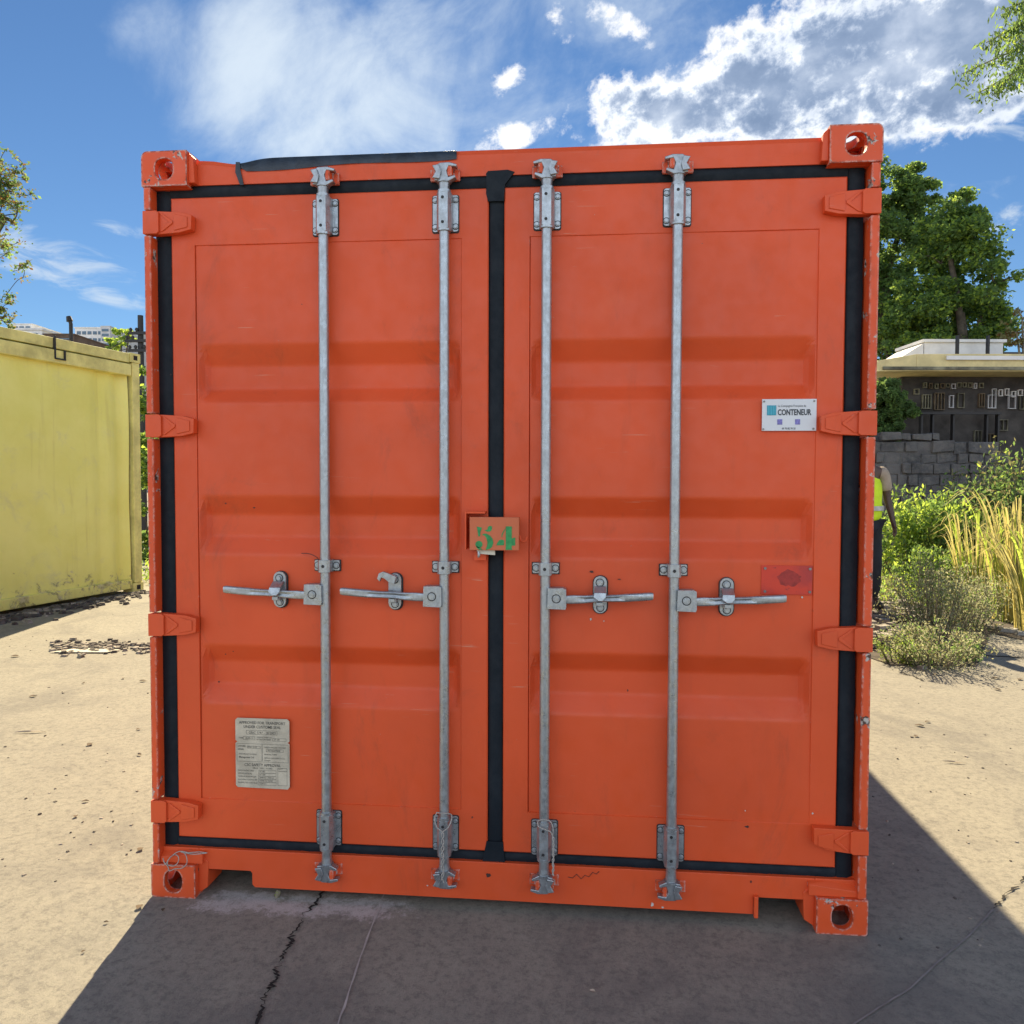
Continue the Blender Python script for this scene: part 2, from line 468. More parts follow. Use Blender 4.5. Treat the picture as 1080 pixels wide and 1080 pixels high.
M['leaf_brown'] = leaf_mat('brown_leaf', (0.16, 0.10, 0.03), 0.4)
M['straw'] = leaf_mat('dry_straw', (0.46, 0.43, 0.15), 0.35)
M['bark'] = flat('bark', (0.09, 0.075, 0.055), 0.95, var=0.3, scale=8, bump=0.7)
M['bark_pale'] = flat('pale_bark', (0.22, 0.19, 0.13), 0.9, var=0.25, scale=10, bump=0.5)
M['hivis'] = flat('hi_vis_yellow', (0.62, 0.85, 0.02), 0.7, var=0.06)
M['reflective'] = flat('reflective_tape', (0.5, 0.5, 0.5), 0.4)
M['beige'] = flat('beige_cotton', (0.36, 0.30, 0.24), 0.9, var=0.08)
M['skin'] = flat('dark_skin', (0.075, 0.042, 0.030), 0.5, var=0.08)
M['trousers'] = flat('navy_cloth', (0.018, 0.022, 0.032), 0.9)
M['hair'] = flat('black_hair', (0.01, 0.009, 0.008), 0.8)

# ------------------------------------------------------------------ mesh helpers
class MB:
    def __init__(self):
        self.v, self.f, self.mi, self.sm = [], [], [], []
    def add(self, vs, fs, mi=0, smooth=False):
        o = len(self.v)
        self.v += [tuple(p) for p in vs]
        for f in fs:
            self.f.append(tuple(i + o for i in f)); self.mi.append(mi); self.sm.append(smooth)
        return self
    def box(self, x0, x1, y0, y1, z0, z1, mi=0):
        vs = [(x0,y0,z0),(x1,y0,z0),(x1,y1,z0),(x0,y1,z0),(x0,y0,z1),(x1,y0,z1),(x1,y1,z1),(x0,y1,z1)]
        return self.add(vs, [(0,3,2,1),(4,5,6,7),(0,1,5,4),(1,2,6,5),(2,3,7,6),(3,0,4,7)], mi)
    def prism_xz(self, pts, y0, y1, mi=0, smooth=False):
        """polygon in the XZ plane extruded from y0 (front) to y1; pts counter-clockwise seen from -Y"""
        a = sum(pts[i][0]*pts[(i+1) % len(pts)][1] - pts[(i+1) % len(pts)][0]*pts[i][1] for i in range(len(pts)))
        if a < 0: pts = pts[::-1]
        n = len(pts)
        vs = [(x, y0, z) for x, z in pts] + [(x, y1, z) for x, z in pts]
        fs = [tuple(range(n)), tuple(range(2*n-1, n-1, -1))] + [(i, i+n, (i+1) % n + n, (i+1) % n) for i in range(n)]
        return self.add(vs, fs, mi, smooth)
    def tube(self, pts, rad, seg=10, mi=0, cap=True, squash=None):
        pts = [Vector(p) for p in pts]
        if isinstance(rad, (int, float)): rad = [rad] * len(pts)
        vs, fs = [], []
        up = Vector((0.03, 0.02, 1))
        pu = None
        for i, p in enumerate(pts):
            t = (pts[min(i+1, len(pts)-1)] - pts[max(i-1, 0)]).normalized()
            if pu is None:
                ref = Vector((0, 1, 0)) if abs(t.y) < 0.9 else Vector((1, 0, 0))
                u = (ref - t * ref.dot(t)).normalized()
            else:
                u = (pu - t * pu.dot(t))
                u = u.normalized() if u.length > 1e-6 else t.orthogonal().normalized()
            pu = u
            w = t.cross(u)
            for k in range(seg):
                a = 2 * math.pi * k / seg
                vs.append(p + (u * math.cos(a) + w * math.sin(a)) * rad[i])
        for i in range(len(pts) - 1):
            for k in range(seg):
                a, b_ = i*seg + k, i*seg + (k+1) % seg
                fs.append((a, a+seg, b_+seg, b_))
        self.add(vs, fs, mi, True)
        if cap:
            self.add(vs[:seg], [tuple(range(seg))], mi)
            self.add(vs[-seg:], [tuple(range(seg-1, -1, -1))], mi)
        return self
    def build(self, name, mats, parent=None, bevel=0.0, loc=None, seg=2):
        me = bpy.data.meshes.new(name)
        off = Vector(loc) if loc is not None else Vector((0, 0, 0))
        me.from_pydata([(x-off.x, y-off.y, z-off.z) for x, y, z in self.v], [], self.f)
        if not isinstance(mats, (list, tuple)): mats = [mats]
        for m_ in mats: me.materials.append(m_)
        me.polygons.foreach_set('material_index', self.mi)
        me.polygons.foreach_set('use_smooth', self.sm)
        me.update()
        bm = bmesh.new(); bm.from_mesh(me)
        bmesh.ops.recalc_face_normals(bm, faces=bm.faces)
        bm.to_mesh(me); bm.free()
        o = bpy.data.objects.new(name, me)
        COL.objects.link(o)
        if parent is not None:
            o.parent = parent
            o.location = off - world_loc(parent) if True else off
        else:
            o.location = off
        if bevel:
            md = o.modifiers.new('bevel', 'BEVEL'); md.width = bevel; md.segments = seg
            md.limit_method = 'ANGLE'; md.angle_limit = R(40)
        return o

def world_loc(o):
    l = Vector((0, 0, 0))
    while o is not None:
        l += Vector(o.location); o = o.parent
    return l

def tag(o, label=None, cat=None, group=None, kind=None):
    if label: o['label'] = label
    if cat: o['category'] = cat
    if group: o['group'] = group
    if kind: o['kind'] = kind
    return o

def thing(name, label, cat, loc=(0, 0, 0), group=None):
    o = bpy.data.objects.new(name, None)
    o.empty_display_size = 0.2
    COL.objects.link(o); o.location = loc
    return tag(o, label, cat, group)

def boolean(o, cutters):
    for c in cutters:
        md = o.modifiers.new('cut', 'BOOLEAN'); md.operation = 'DIFFERENCE'; md.solver = 'EXACT'; md.object = c
    bpy.context.view_layer.update()
    dg = bpy.context.evaluated_depsgraph_get()
    me = bpy.data.meshes.new_from_object(o.evaluated_get(dg))
    o.modifiers.clear()
    o.data = me
    for c in cutters: bpy.data.objects.remove(c)

def text_mesh(name, lines, mat, parent, y):
    """lines: (text, x, z, size, align, xscale, bold) -> ONE mesh standing in the XZ plane facing -Y"""
    vs_all, fs_all = [], []
    for (s, x, z, size, align, xs, bold) in lines:
        cu = bpy.data.curves.new('t', 'FONT'); cu.body = s; cu.size = size; cu.align_x = align; cu.offset = bold; cu.resolution_u = 3
        ob = bpy.data.objects.new('t', cu); COL.objects.link(ob)
        dg = bpy.context.evaluated_depsgraph_get()
        me = bpy.data.meshes.new_from_object(ob.evaluated_get(dg))
        o = len(vs_all)
        vs_all += [(x + v.co.x * xs, y, z + v.co.y) for v in me.vertices]
        fs_all += [tuple(i + o for i in p.vertices) for p in me.polygons]
        bpy.data.objects.remove(ob); bpy.data.curves.remove(cu); bpy.data.meshes.remove(me)
    mb = MB(); mb.add(vs_all, fs_all)
    return mb.build(name, mat, parent)

def D(x, y):
    """x measured on the front plane y=0, carried to depth y"""
    return CAM.x + (x - CAM.x) * (y - CAM.y) / (-CAM.y)
def DZ(z, y):
    return CAM.z + (z - CAM.z) * (y - CAM.y) / (-CAM.y)

fp = lambda u, v, y: (CAM.x + (ray(u, v).x)*((y-CAM.y)/ray(u, v).y), y, CAM.z + ray(u, v).z*((y-CAM.y)/ray(u, v).y))
# ------------------------------------------------------------------ ground
mb = MB()
mb.add([(-400, -60, 0), (400, -60, 0), (400, 700, 0), (-400, 700, 0)], [(0, 1, 2, 3)])
tag(mb.build('ground', M['ground']), kind='structure')
# asphalt apron: an uneven edge, laid 4 mm above
pts = []
for t in np.linspace(0, 1, 60): pts.append((-3.2 + 6.6 * t, 0.20 + 0.02 * math.sin(t * 9) + 0.006 * rng.normal()))
apron = [(x, y) for x, y in pts] + [(3.4, -8.0), (-3.2, -8.0)]
APRON_ON = False

def ribbon(name, pts, wfun, z, mat, kind='structure'):
    mb = MB(); vs = []; n = len(pts)
    for i, p in enumerate(pts):
        a = Vector(pts[max(i-1, 0)]); c_ = Vector(pts[min(i+1, n-1)])
        t = (c_ - a).normalized(); s = Vector((-t.y, t.x))
        w = wfun(i / (n-1)) * 0.5
        vs += [(p[0] + s.x*w, p[1] + s.y*w, z), (p[0] - s.x*w, p[1] - s.y*w, z)]
    mb.add(vs, [(2*i, 2*i+1, 2*i+3, 2*i+2) for i in range(n-1)])
    return tag(mb.build(name, mat), kind=kind)

def jag(ctrl, n, amp, seed):
    r = np.random.default_rng(seed); out = []
    for i in range(n):
        t = i / (n-1) * (len(ctrl)-1); k = min(int(t), len(ctrl)-2); f = t - k
        a, c_ = ctrl[k], ctrl[k+1]
        out.append((a[0]*(1-f)+c_[0]*f + r.normal()*amp, a[1]*(1-f)+c_[1]*f + r.normal()*amp*0.5))
    return out

g2 = lambda u, v: tuple(gnd(u, v))[:2]
ribbon('ground_crack', jag([g2(348, 932), g2(318, 972), g2(300, 1005), g2(288, 1035), g2(276, 1060), g2(268, 1110)], 110, 0.006, 3),
       lambda t: 0.007 + 0.004*math.sin(t*23) + 0.003*math.sin(t*61), 0.004, M['crack'])
ribbon('slab_joint', jag([g2(408, 935), g2(384, 1000), g2(354, 1090)], 24, 0.001, 5), lambda t: 0.005 + 0.002*math.sin(t*31), 0.004, M['joint'])
ribbon('curved_joint', jag([g2(1048, 960), g2(1020, 990), g2(990, 1015), g2(958, 1045), g2(925, 1065), g2(880, 1095)], 30, 0.001, 6), lambda t: 0.005, 0.004, M['joint_faint'])
ribbon('ground_crack', jag([g2(1140, 880), g2(1085, 925), g2(1060, 945), g2(1048, 958)], 40, 0.006, 8), lambda t: 0.006 + 0.005*math.sin(t*37), 0.004, M['crack'])
ribbon('ground_crack', jag([g2(1010, 689), g2(1045, 692), g2(1100, 695)], 30, 0.012, 9), lambda t: 0.03, 0.004, M['crack'])
ribbon('ground_crack', jag([g2(948, 709), g2(965, 714), g2(975, 719)], 20, 0.012, 12), lambda t: 0.014, 0.004, M['crack'])

# ------------------------------------------------------------------ orange container
BOX = thing('shipping_container', 'large orange steel shipping container with two closed doors and the number 54, filling the middle', 'shipping container', (0, 3.03, 0))
HW, HT, LEN = 1.219, 2.591, 6.058
DY = 0.040      # door face depth
def part(mb, name, mat, bevel=0.002, parent=None, label=None, seg=2):
    o = mb.build(name, mat, parent or BOX, bevel, seg=seg)
    if label: o['label'] = label
    return o

def oval(cx, cz, rx, rz, n=28, sq=2.0, flat_=0.0):
    out = []
    for i in range(n):
        a = 2*math.pi*i/n
        x = math.copysign(abs(math.cos(a))**(2/sq), math.cos(a))*rx
        z = math.copysign(abs(math.sin(a))**(2/sq), math.sin(a))*rz
        out.append((cx + x, cz + z))
    return out

def casting(sx, top, front):
    w, l, h = 0.162, 0.178, 0.118
    x0, x1 = (HW - w, HW) if sx > 0 else (-HW, -HW + w)
    y0, y1 = (0, l) if front else (LEN - l, LEN)
    z0, z1 = (HT - h, HT) if top else (0, h)
    # profile with rounded outer vertical-plane corners
    r = 0.022
    zc = z1 - r if top else z0 + r
    pr = []
    for (cx, cz, a0, rr) in ((x0, z0, 180, 0 if (top or sx > 0) else r*.5), (x1, z0, 270, 0 if (top or sx < 0) else r*.5), (x1, z1, 0, r if (top and sx > 0) else 0.001), (x0, z1, 90, r if (top and sx < 0) else 0.001)):
        if rr < 0.002: pr.append((cx, cz)); continue
        ox = cx + rr if cx == x0 else cx - rr
        oz = cz + rr if cz == z0 else cz - rr
        for k in range(7):
            a = R(a0 + 90*k/6); pr.append((ox + rr*math.cos(a), oz + rr*math.sin(a)))
    o = MB().prism_xz(pr, y0, y1).build('corner_casting', M['orange_chip'], BOX)
    t = 0.028
    cav = MB().box(x0+t, x1-t, y0+t, y1-t, z0+t if top else z0-0.01, z1-t if not top else z1-t).build('c', M['dark'])
    cuts = [cav]
    cx, cz = (x0+x1)/2, (z0+z1)/2
    if front: cuts.append(MB().prism_xz(oval(cx, cz - (0.002 if top else 0), 0.033, 0.040 if not top else 0.036, sq=2.4), y0-0.02, y0+0.06).build('c', M['dark']))
    side = [(p, q) for p, q in oval((y0+y1)/2, cz, 0.04, 0.036)]
    xs0, xs1 = (x1-0.06, x1+0.02) if sx > 0 else (x0-0.02, x0+0.06)
    mb = MB(); n = len(side)
    mb.add([(xs0, p, q) for p, q in side] + [(xs1, p, q) for p, q in side], [tuple(range(n)), tuple(range(2*n-1, n-1, -1))] + [(i, (i+1) % n, (i+1) % n+n, i+n) for i in range(n)])
    cuts.append(mb.build('c', M['dark']))
    if top:
        hole = oval(cx, (y0+y1)/2, 0.030, 0.058)
        mb = MB(); n = len(hole)
        mb.add([(p, q, z1-0.06) for p, q in hole] + [(p, q, z1+0.02) for p, q in hole], [tuple(range(n)), tuple(range(2*n-1, n-1, -1))] + [(i, (i+1) % n, (i+1) % n+n, i+n) for i in range(n)])
        cuts.append(mb.build('c', M['dark']))
    boolean(o, cuts)
    md = o.modifiers.new('bevel', 'BEVEL'); md.width = 0.0035; md.segments = 2; md.limit_method = 'ANGLE'; md.angle_limit = R(50)
    return o
for sx in (-1, 1):
    for top in (False, True):
        for front in (True, False):
            casting(sx, top, front)

# corner posts (front): outer strip cut by hinge gaps, inner return and web
HZ = [2.352, 1.658, 0.966, 0.305]
for s in (-1, 1):
    mb = MB()
    lo = 0.119
    xi = 1.190 if s < 0 else 1.186
    for hz in sorted(HZ):
        mb.prism_xz([(s*xi, lo), (s*1.214, lo), (s*1.214, hz-0.0435), (s*xi, hz-0.0435)], 0.003, 0.075)
        lo = hz + 0.0435
    mb.prism_xz([(s*xi, lo), (s*1.214, lo), (s*1.214, HT-0.119), (s*xi, HT-0.119)], 0.003, 0.075)
    part(mb, 'corner_post', M['orange_chip'], 0.003)
    mb = MB().prism_xz([(s*1.10, 0.119), (s*1.212, 0.119), (s*1.212, HT-0.119), (s*1.10, HT-0.119)], 0.077, 0.13)
    part(mb, 'post_web', M['orange_in'], 0)
    mb = MB().box(*sorted((s*1.15, s*1.215)), 5.93, 6.05, 0.119, HT-0.119)
    part(mb, 'corner_post', M['orange_in'], 0)

# header and sill
zt = 2.573
hb = DZ(2.470, DY)
mb = MB()
def htop(x):   # header's top edge: a dent beside the left casting
    d = 0.0
    if x < -0.70: d = 0.016 * math.exp(-((x + 0.90) / 0.07) ** 2)
    return zt - d
xs = np.linspace(-HW + 0.162, HW - 0.162, 60)
vs, fs = [], []
rows = [(0.0, 0.040), (0.35, 0.040), (0.8, 0.042), (1.0, 0.050)]
for x in xs:
    for (t, y) in rows:
        vs.append((x, y, hb + (htop(x) - hb) * t))
    vs.append((x, 0.14, htop(x) + 0.004)); vs.append((x, 0.14, hb)); vs.append((x, 0.040, hb))
k = 7
for i in range(len(xs)-1):
    for j in range(k-1):
        fs.append((i*k+j, (i+1)*k+j, (i+1)*k+j+1, i*k+j+1))
fs.append(tuple(range(k-1))); fs.append(tuple((len(xs)-1)*k + j for j in range(k-2, -1, -1)))
mb.add(vs, fs)
for s in (-1, 1):   # sloping gussets into the castings
    mb.prism_xz([(s*1.057, hb-0.0), (s*1.057, zt+0.014), (s*1.040, zt-0.002), (s*1.035, hb)], 0.012, 0.0385)
    mb.box(*sorted((s*1.057, s*1.19)), 0.030, 0.075, hb, HT-0.119)
part(mb, 'door_header', M['orange'], 0.002)
sb, st = DZ(0.053, 0.03), DZ(0.183, 0.03)
cut = DZ(0.110, 0.03)
xo, xa, xb_ = 1.057, D(1.029, .03), D(0.855, .03)
prof = [(-xo, cut), (-D(1.0, 0.03)-0.06, cut), (-0.868, cut), (-0.862, cut-0.008), (-0.862, sb+0.010), (-0.852, sb), (0.862, sb), (0.862, cut), (xo, cut), (xo, st), (-xo, st)]
mb = MB().prism_xz(prof, 0.030, 0.12)
for s in (-1, 1):
    mb.prism_xz([(s*1.057, 0.0+0.01), (s*1.057, 0.118), (s*1.035, 0.135), (s*1.020, 0.12), (s*1.025, 0.03)], 0.027, 0.14)
    mb.box(*sorted((s*1.0575, s*1.19)), 0.030, 0.07, 0.1185, st)
    mb.add([(s*1.035, 0.012, st-0.012), (s*1.19, 0.012, st-0.030), (s*1.19, 0.055, st+0.004), (s*1.035, 0.055, st+0.004), (s*1.035, 0.012, 0.1195), (s*1.19, 0.012, 0.1195), (s*1.19, 0.055, 0.1195), (s*1.035, 0.055, 0.1195)],
           [(0,1,2,3),(0,4,5,1),(3,2,6,7),(0,3,7,4),(1,5,6,2),(4,7,6,5)])
# fork pocket lips
for xx in (0.862,):
    mb.box(xx, xx+0.013, 0.012, 0.0295, sb-0.004, cut+0.010)
part(mb, 'door_sill', M['orange'], 0.002)

# side walls, roof, floor, rear
mb = MB()
for s in (-1, 1):
    ys = []
    y = 0.14
    seq = [(0.07, 0), (0.068, 1), (0.07, 1), (0.068, 0)]
    prof_ = [(0.14, 0)]
    while y < 5.9:
        for dy, st_ in seq:
            y += dy; prof_.append((min(y, 5.95), st_))
    n = len(prof_)
    vs = []
    for yy, q in prof_:
        xx = s * (1.205 - 0.034*q)
        vs += [(xx, yy, 0.15), (xx, yy, 2.50)]
    mb = MB(); mb.add(vs, [(2*i, 2*i+2, 2*i+3, 2*i+1) for i in range(n-1)])
    part(mb, 'side_wall', M['orange_in'], 0)
for s in (-1, 1):
    part(MB().box(*sorted((s*1.14, s*1.215)), 0.178, 5.88, 0.05, 0.155), 'bottom_rail', M['orange_in'], 0.003)
    part(MB().box(*sorted((s*1.15, s*1.216)), 0.178, 5.88, 2.495, 2.565), 'top_rail', M['orange_in'], 0.003)
part(MB().box(-1.05, 1.05, 5.95, 6.05, 0.05, 0.19), 'rear_sill', M['orange_in'], 0.003)
part(MB().box(-1.05, 1.05, 5.95, 6.05, 2.46, 2.57), 'rear_header', M['orange_in'], 0.003)
mb = MB()
n = 60; vs = []
for i in range(n+1):
    y = 0.14 + i*(5.85-0.14)/n; z = 2.566 - (0.018 if i % 4 in (1, 2) else 0)
    vs += [(-1.15, y, z), (1.15, y, z)]
mb.add(vs, [(2*i, 2*i+1, 2*i+3, 2*i+2) for i in range(n)])
part(mb, 'roof', M['orange_in'], 0)
part(MB().box(-1.14, 1.14, 0.20, 5.94, 0.06, 0.17), 'floor', M['dark'], 0)
part(MB().box(-1.15, 1.15, 5.96, 6.0, 0.19, 2.46), 'rear_wall', M['orange_in'], 0)

# door leaves: pressed sheets with three horizontal troughs
dzb, dzt = DZ(0.221, DY), DZ(2.430, DY)
pzb, pzt = DZ(0.360, DY), DZ(2.270, DY)
TR = [(1.935, 1.865, 1.785, 1.735), (1.417, 1.353, 1.277, 1.216), (0.901, 0.840, 0.760, 0.697)]
DEEP = 0.036
def trough(z):
    for a, b_, c_, d_ in TR:
        a, b_, c_, d_ = (DZ(q, DY) for q in (a, b_, c_, d_))
        if d_ <= z <= a:
            if z >= b_: t = (a - z) / (a - b_)
            elif z >= c_: t = 1.0
            else: t = (z - d_) / (c_ - d_)
            return t
    return 0.0
def door(x0, x1, px0, px1):
    mb = MB()
    xs = sorted(set([round(v, 5) for v in [x0, x0+0.004, px0-0.004, px0-0.0015, px0, px0+0.002, px0+0.006, px0+0.020, px0+0.034, px1-0.034, px1-0.020, px1-0.006, px1-0.002, px1, px1+0.0015, px1+0.004, x1-0.004, x1]] + list(np.round(np.linspace(px0+0.05, px1-0.05, 22), 5))))
    zs = [dzb, dzb+0.004, pzb-0.004, pzb-0.0015, pzb, pzb+0.002, pzb+0.006, pzt-0.006, pzt-0.002, pzt, pzt+0.0015, pzt+0.004, dzt-0.004, dzt]
    for q in TR:
        for z in q:
            z = DZ(z, DY); zs += [z-0.012, z-0.008, z-0.004, z, z+0.004, z+0.008, z+0.012]
    zs += list(np.linspace(pzb+0.05, pzt-0.05, 30))
    zs = sorted(set(np.round(zs, 5)))
    def yy(x, z):
        y = DY
        inx = px0 <= x <= px1; inz = pzb <= z <= pzt
        if inx and inz:
            y += 0.0035
            e = min((x-px0), (px1-x))
            g = min(1.0, max(0.0, (e-0.002)/0.032)); g = g*g*(3-2*g)
            y += DEEP * trough(z) * g
            y += 0.0018 * math.sin(3.1*x + 1.0) * math.sin(5.0*z + 0.6) + 0.0012*math.sin(11*x+2*z)
        if inx and inz and (min(x-px0, px1-x) < 0.0019 or min(z-pzb, pzt-z) < 0.0019): y += 0.005
        if x <= x0+1e-4 or x >= x1-1e-4 or z <= dzb+1e-4 or z >= dzt-1e-4: y += 0.004
        return y
    # smooth z profile of troughs slightly by averaging
    def ys(x, z): return (yy(x, z) * 2 + 2*yy(x, z+0.004) + 2*yy(x, z-0.004) + yy(x, z+0.009) + yy(x, z-0.009)) / 8 if (pzb+0.02 < z < pzt-0.02) else yy(x, z)
    vs = [(x, ys(x, z), z) for z in zs for x in xs]
    nx = len(xs)
    fs = [(j*nx+i, j*nx+i+1, (j+1)*nx+i+1, (j+1)*nx+i) for j in range(len(zs)-1) for i in range(nx-1)]
    # edge thickness
    base = len(vs)
    ring = [(i) for i in range(nx)] + [j*nx+nx-1 for j in range(1, len(zs))] + [(len(zs)-1)*nx+i for i in range(nx-2, -1, -1)] + [j*nx for j in range(len(zs)-2, 0, -1)]
    vs2 = [(vs[i][0], DY+0.05, vs[i][2]) for i in ring]
    m_ = len(ring)
    fs2 = [(ring[i], base+i, base+(i+1) % m_, ring[(i+1) % m_]) for i in range(m_)] + [tuple(base+i for i in range(m_))]
    mb.add(vs + vs2, fs + fs2, 0, False)
    o = mb.build('door', M['orange'], BOX)
    return o
LD = door(D(-1.115, DY), D(-0.023, DY), D(-1.030, DY), D(-0.112, DY))
RD = door(D(0.029, DY), D(1.113, DY), D(0.114, DY), D(1.030, DY))
LD['label'] = 'left door leaf carrying the cream approval plate'
RD['label'] = 'right door leaf carrying the white company plate'

# gaskets: slightly wavy rubber
def gasket(pts, w, parent, y=0.049, name='gasket'):
    """flat rubber strip along a polyline in XZ, width w, with a proud lip"""
    mb = MB()
    n = len(pts); vs = []
    r = np.random.default_rng(int(abs(pts[0][0])*1000)+3)
    for i, p in enumerate(pts):
        a = Vector(pts[max(i-1, 0)]); c_ = Vector(pts[min(i+1, n-1)])
        t = (c_-a).normalized(); s = Vector((-t.y, t.x))
        wa, wb = w*0.5 + r.normal()*0.0010, w*0.5 + r.normal()*0.0010
        vs += [(p[0]+s.x*wa, y+0.004, p[1]+s.y*wa), (p[0]+s.x*wa*.8, y-0.003, p[1]+s.y*wa*.8), (p[0]-s.x*wb*.3, y-0.004+0.001*r.normal(), p[1]-s.y*wb*.3), (p[0]-s.x*wb, y+0.003, p[1]-s.y*wb)]
    mb.add(vs, [(4*i+j, 4*i+j+1, 4*i+5+j, 4*i+4+j) for i in range(n-1) for j in range(3)], 0, True)
    return part(mb, name, M['rubber'], 0, parent)
lin = lambda a, b_, n: [tuple(np.array(a)*(1-t)+np.array(b_)*t) for t in np.linspace(0, 1, n)]
gy = 0.049
topz = DZ(2.451, gy); botz = DZ(0.201, gy)
gl, gr = D(-1.142, gy), D(1.140, gy)
gc = D(0.003, gy)
gasket(lin((gl, botz-0.022), (gl, topz+0.022), 60), 0.056, LD)
gasket(lin((gl+0.027, topz), (gc-0.028, topz+0.002), 40), 0.048, LD)
gasket(lin((gl+0.027, botz), (gc-0.028, botz), 40), 0.043, LD)
gasket(lin((gr-0.001, botz-0.022), (gr-0.001, topz+0.022), 60), 0.052, RD)
gasket(lin((gc+0.028, topz+0.002), (gr-0.027, topz), 40), 0.048, RD)
gasket(lin((gc+0.028, botz), (gr-0.027, botz), 40), 0.043, RD)
gasket(lin((gc, botz-0.028), (gc, topz+0.03), 60), 0.051, RD)
# swollen flaps where the strips meet
mb = MB().prism_xz([(gc-0.033, topz+0.022), (gc-0.027, topz+0.030), (gc+0.040, topz+0.032), (gc+0.062, topz+0.024), (gc+0.030, topz-0.016), (gc+0.026, topz-0.070), (gc-0.026, topz-0.070), (gc-0.033, topz-0.045)], 0.0362, 0.046)
part(mb, 'gasket_flap', M['rubber'], 0.001, RD)
mb = MB().prism_xz([(gc-0.028, botz+0.06), (gc+0.028, botz+0.06), (gc+0.036, botz-0.012), (gc+0.020, botz-0.030), (gc-0.020, botz-0.028), (gc-0.042, botz-0.012)], 0.0372, 0.046)
part(mb, 'gasket_flap', M['rubber'], 0.001, RD)
# dark backing behind the seal gaps
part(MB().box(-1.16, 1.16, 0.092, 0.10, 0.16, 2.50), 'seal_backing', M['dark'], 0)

# hinges
def hinge(s, z, bent=False):
    mb = MB()
    h = 0.039
    y0 = -0.004
    X = lambda x: s*x
    zz = lambda q: z + q
    drop = -0.018 if bent else 0.0
    ox = 1.048
    # strap: from the post to the door, tapering, thick
    outline = [(X(1.216), zz(-h)), (X(1.165), zz(-h)), (X(1.09), zz(-h+0.004 + drop*-0.2)), (X(ox), zz(-h+0.014 + (0.012 if bent else 0))), (X(ox-0.002), zz(0.024 + (0.016 if bent else 0))), (X(1.085), zz(0.034 + (0.006 if bent else 0))), (X(1.165), zz(h)), (X(1.216), zz(h))]
    mb.prism_xz(outline, 0.008, 0.0385)
    # knuckle on the post
    mb.prism_xz([(X(1.2165), zz(-h)), (X(1.168), zz(-h)), (X(1.160), zz(-h+0.006)), (X(1.160), zz(h-0.006)), (X(1.168), zz(h)), (X(1.2165), zz(h))], -0.001, 0.0075)
    # raised rib with a V shaped hollow
    mb.prism_xz([(X(1.158), zz(-0.030)), (X(1.125), zz(0.0)), (X(1.158), zz(0.030)), (X(1.150), zz(0.031)), (X(1.112), zz(0.004)), (X(1.112), zz(-0.004)), (X(1.150), zz(-0.031))], 0.004, 0.0078)
    mb.prism_xz([(X(1.108), zz(-0.028)), (X(1.060), zz(-0.018)), (X(1.060), zz(0.017)), (X(1.108), zz(0.028))], 0.0045, 0.0078)
    part(mb, 'hinge', M['orange'], 0.0022)
for s in (-1, 1):
    for i, z in enumerate(HZ): hinge(s, z, bent=(s > 0 and i == 3))

# lock rods
ZH = 1.086
def bolt(mb, x, z, y, r=0.0075, h=0.006, mi=0):
    mb.prism_xz(oval(x, z, r*1.7, r*1.7, 14), y-0.0008, y+0.0004, 1)
    mb.prism_xz([(x + r*math.cos(R(60*k+15)), z + r*math.sin(R(60*k+15))) for k in range(6)], y-h, y, mi)
    mb.prism_xz(oval(x, z, r*1.35, r*1.35, 14), y-0.0015, y, mi)
def bearing(x, z, rod, top):
    mb = MB()
    h, w = 0.060, 0.043
    r = 0.007
    pr = []
    for cx, cz, a0 in ((x+w-r, z+h-r, 0), (x-w+r, z+h-r, 90), (x-w+r, z-h+r, 180), (x+w-r, z-h+r, 270)):
        pr += [(cx + r*math.cos(R(a0+q)), cz + r*math.sin(R(a0+q))) for q in (0, 30, 60, 90)]
    mb.prism_xz(pr, 0.033, 0.0375)
    mb.prism_xz([(x + (a-x)*1.07, z + (c2-z)*1.05 - 0.001) for a, c2 in pr], 0.0376, 0.0398, 1)
    # folded sleeve: half octagon round the rod
    sl = [(-0.027, 0.036), (-0.024, 0.005), (-0.015, -0.011), (0.015, -0.011), (0.024, 0.005), (0.027, 0.036)]
    vs = [(x+a, yq, z-h+0.001) for a, yq in sl] + [(x+a, yq, z+h-0.001) for a, yq in sl]
    n = len(sl)
    mb.add(vs, [(i, i+1, i+1+n, i+n) for i in range(n-1)] + [tuple(range(n)), tuple(range(2*n-1, n-1, -1))])
    for q in (-0.040, 0.040):
        mb.prism_xz(oval(x-0.002, z+q, 0.0052, 0.0052, 12), -0.0122, -0.010, 1)
    for q in (-1, 1):
        for p in (-1, 1): bolt(mb, x+q*0.0345, z+p*0.044, 0.033, 0.0065)
    mb.tube([(x, 0.010, z-h-0.006), (x, 0.010, z-h+0.002)], 0.0235, 16)
    mb.tube([(x, 0.010, z+h-0.002), (x, 0.010, z+h+0.008)], 0.0225, 16)
    return part(mb, 'bearing_bracket', [M['galv'], M['black_steel']], 0.001, rod)
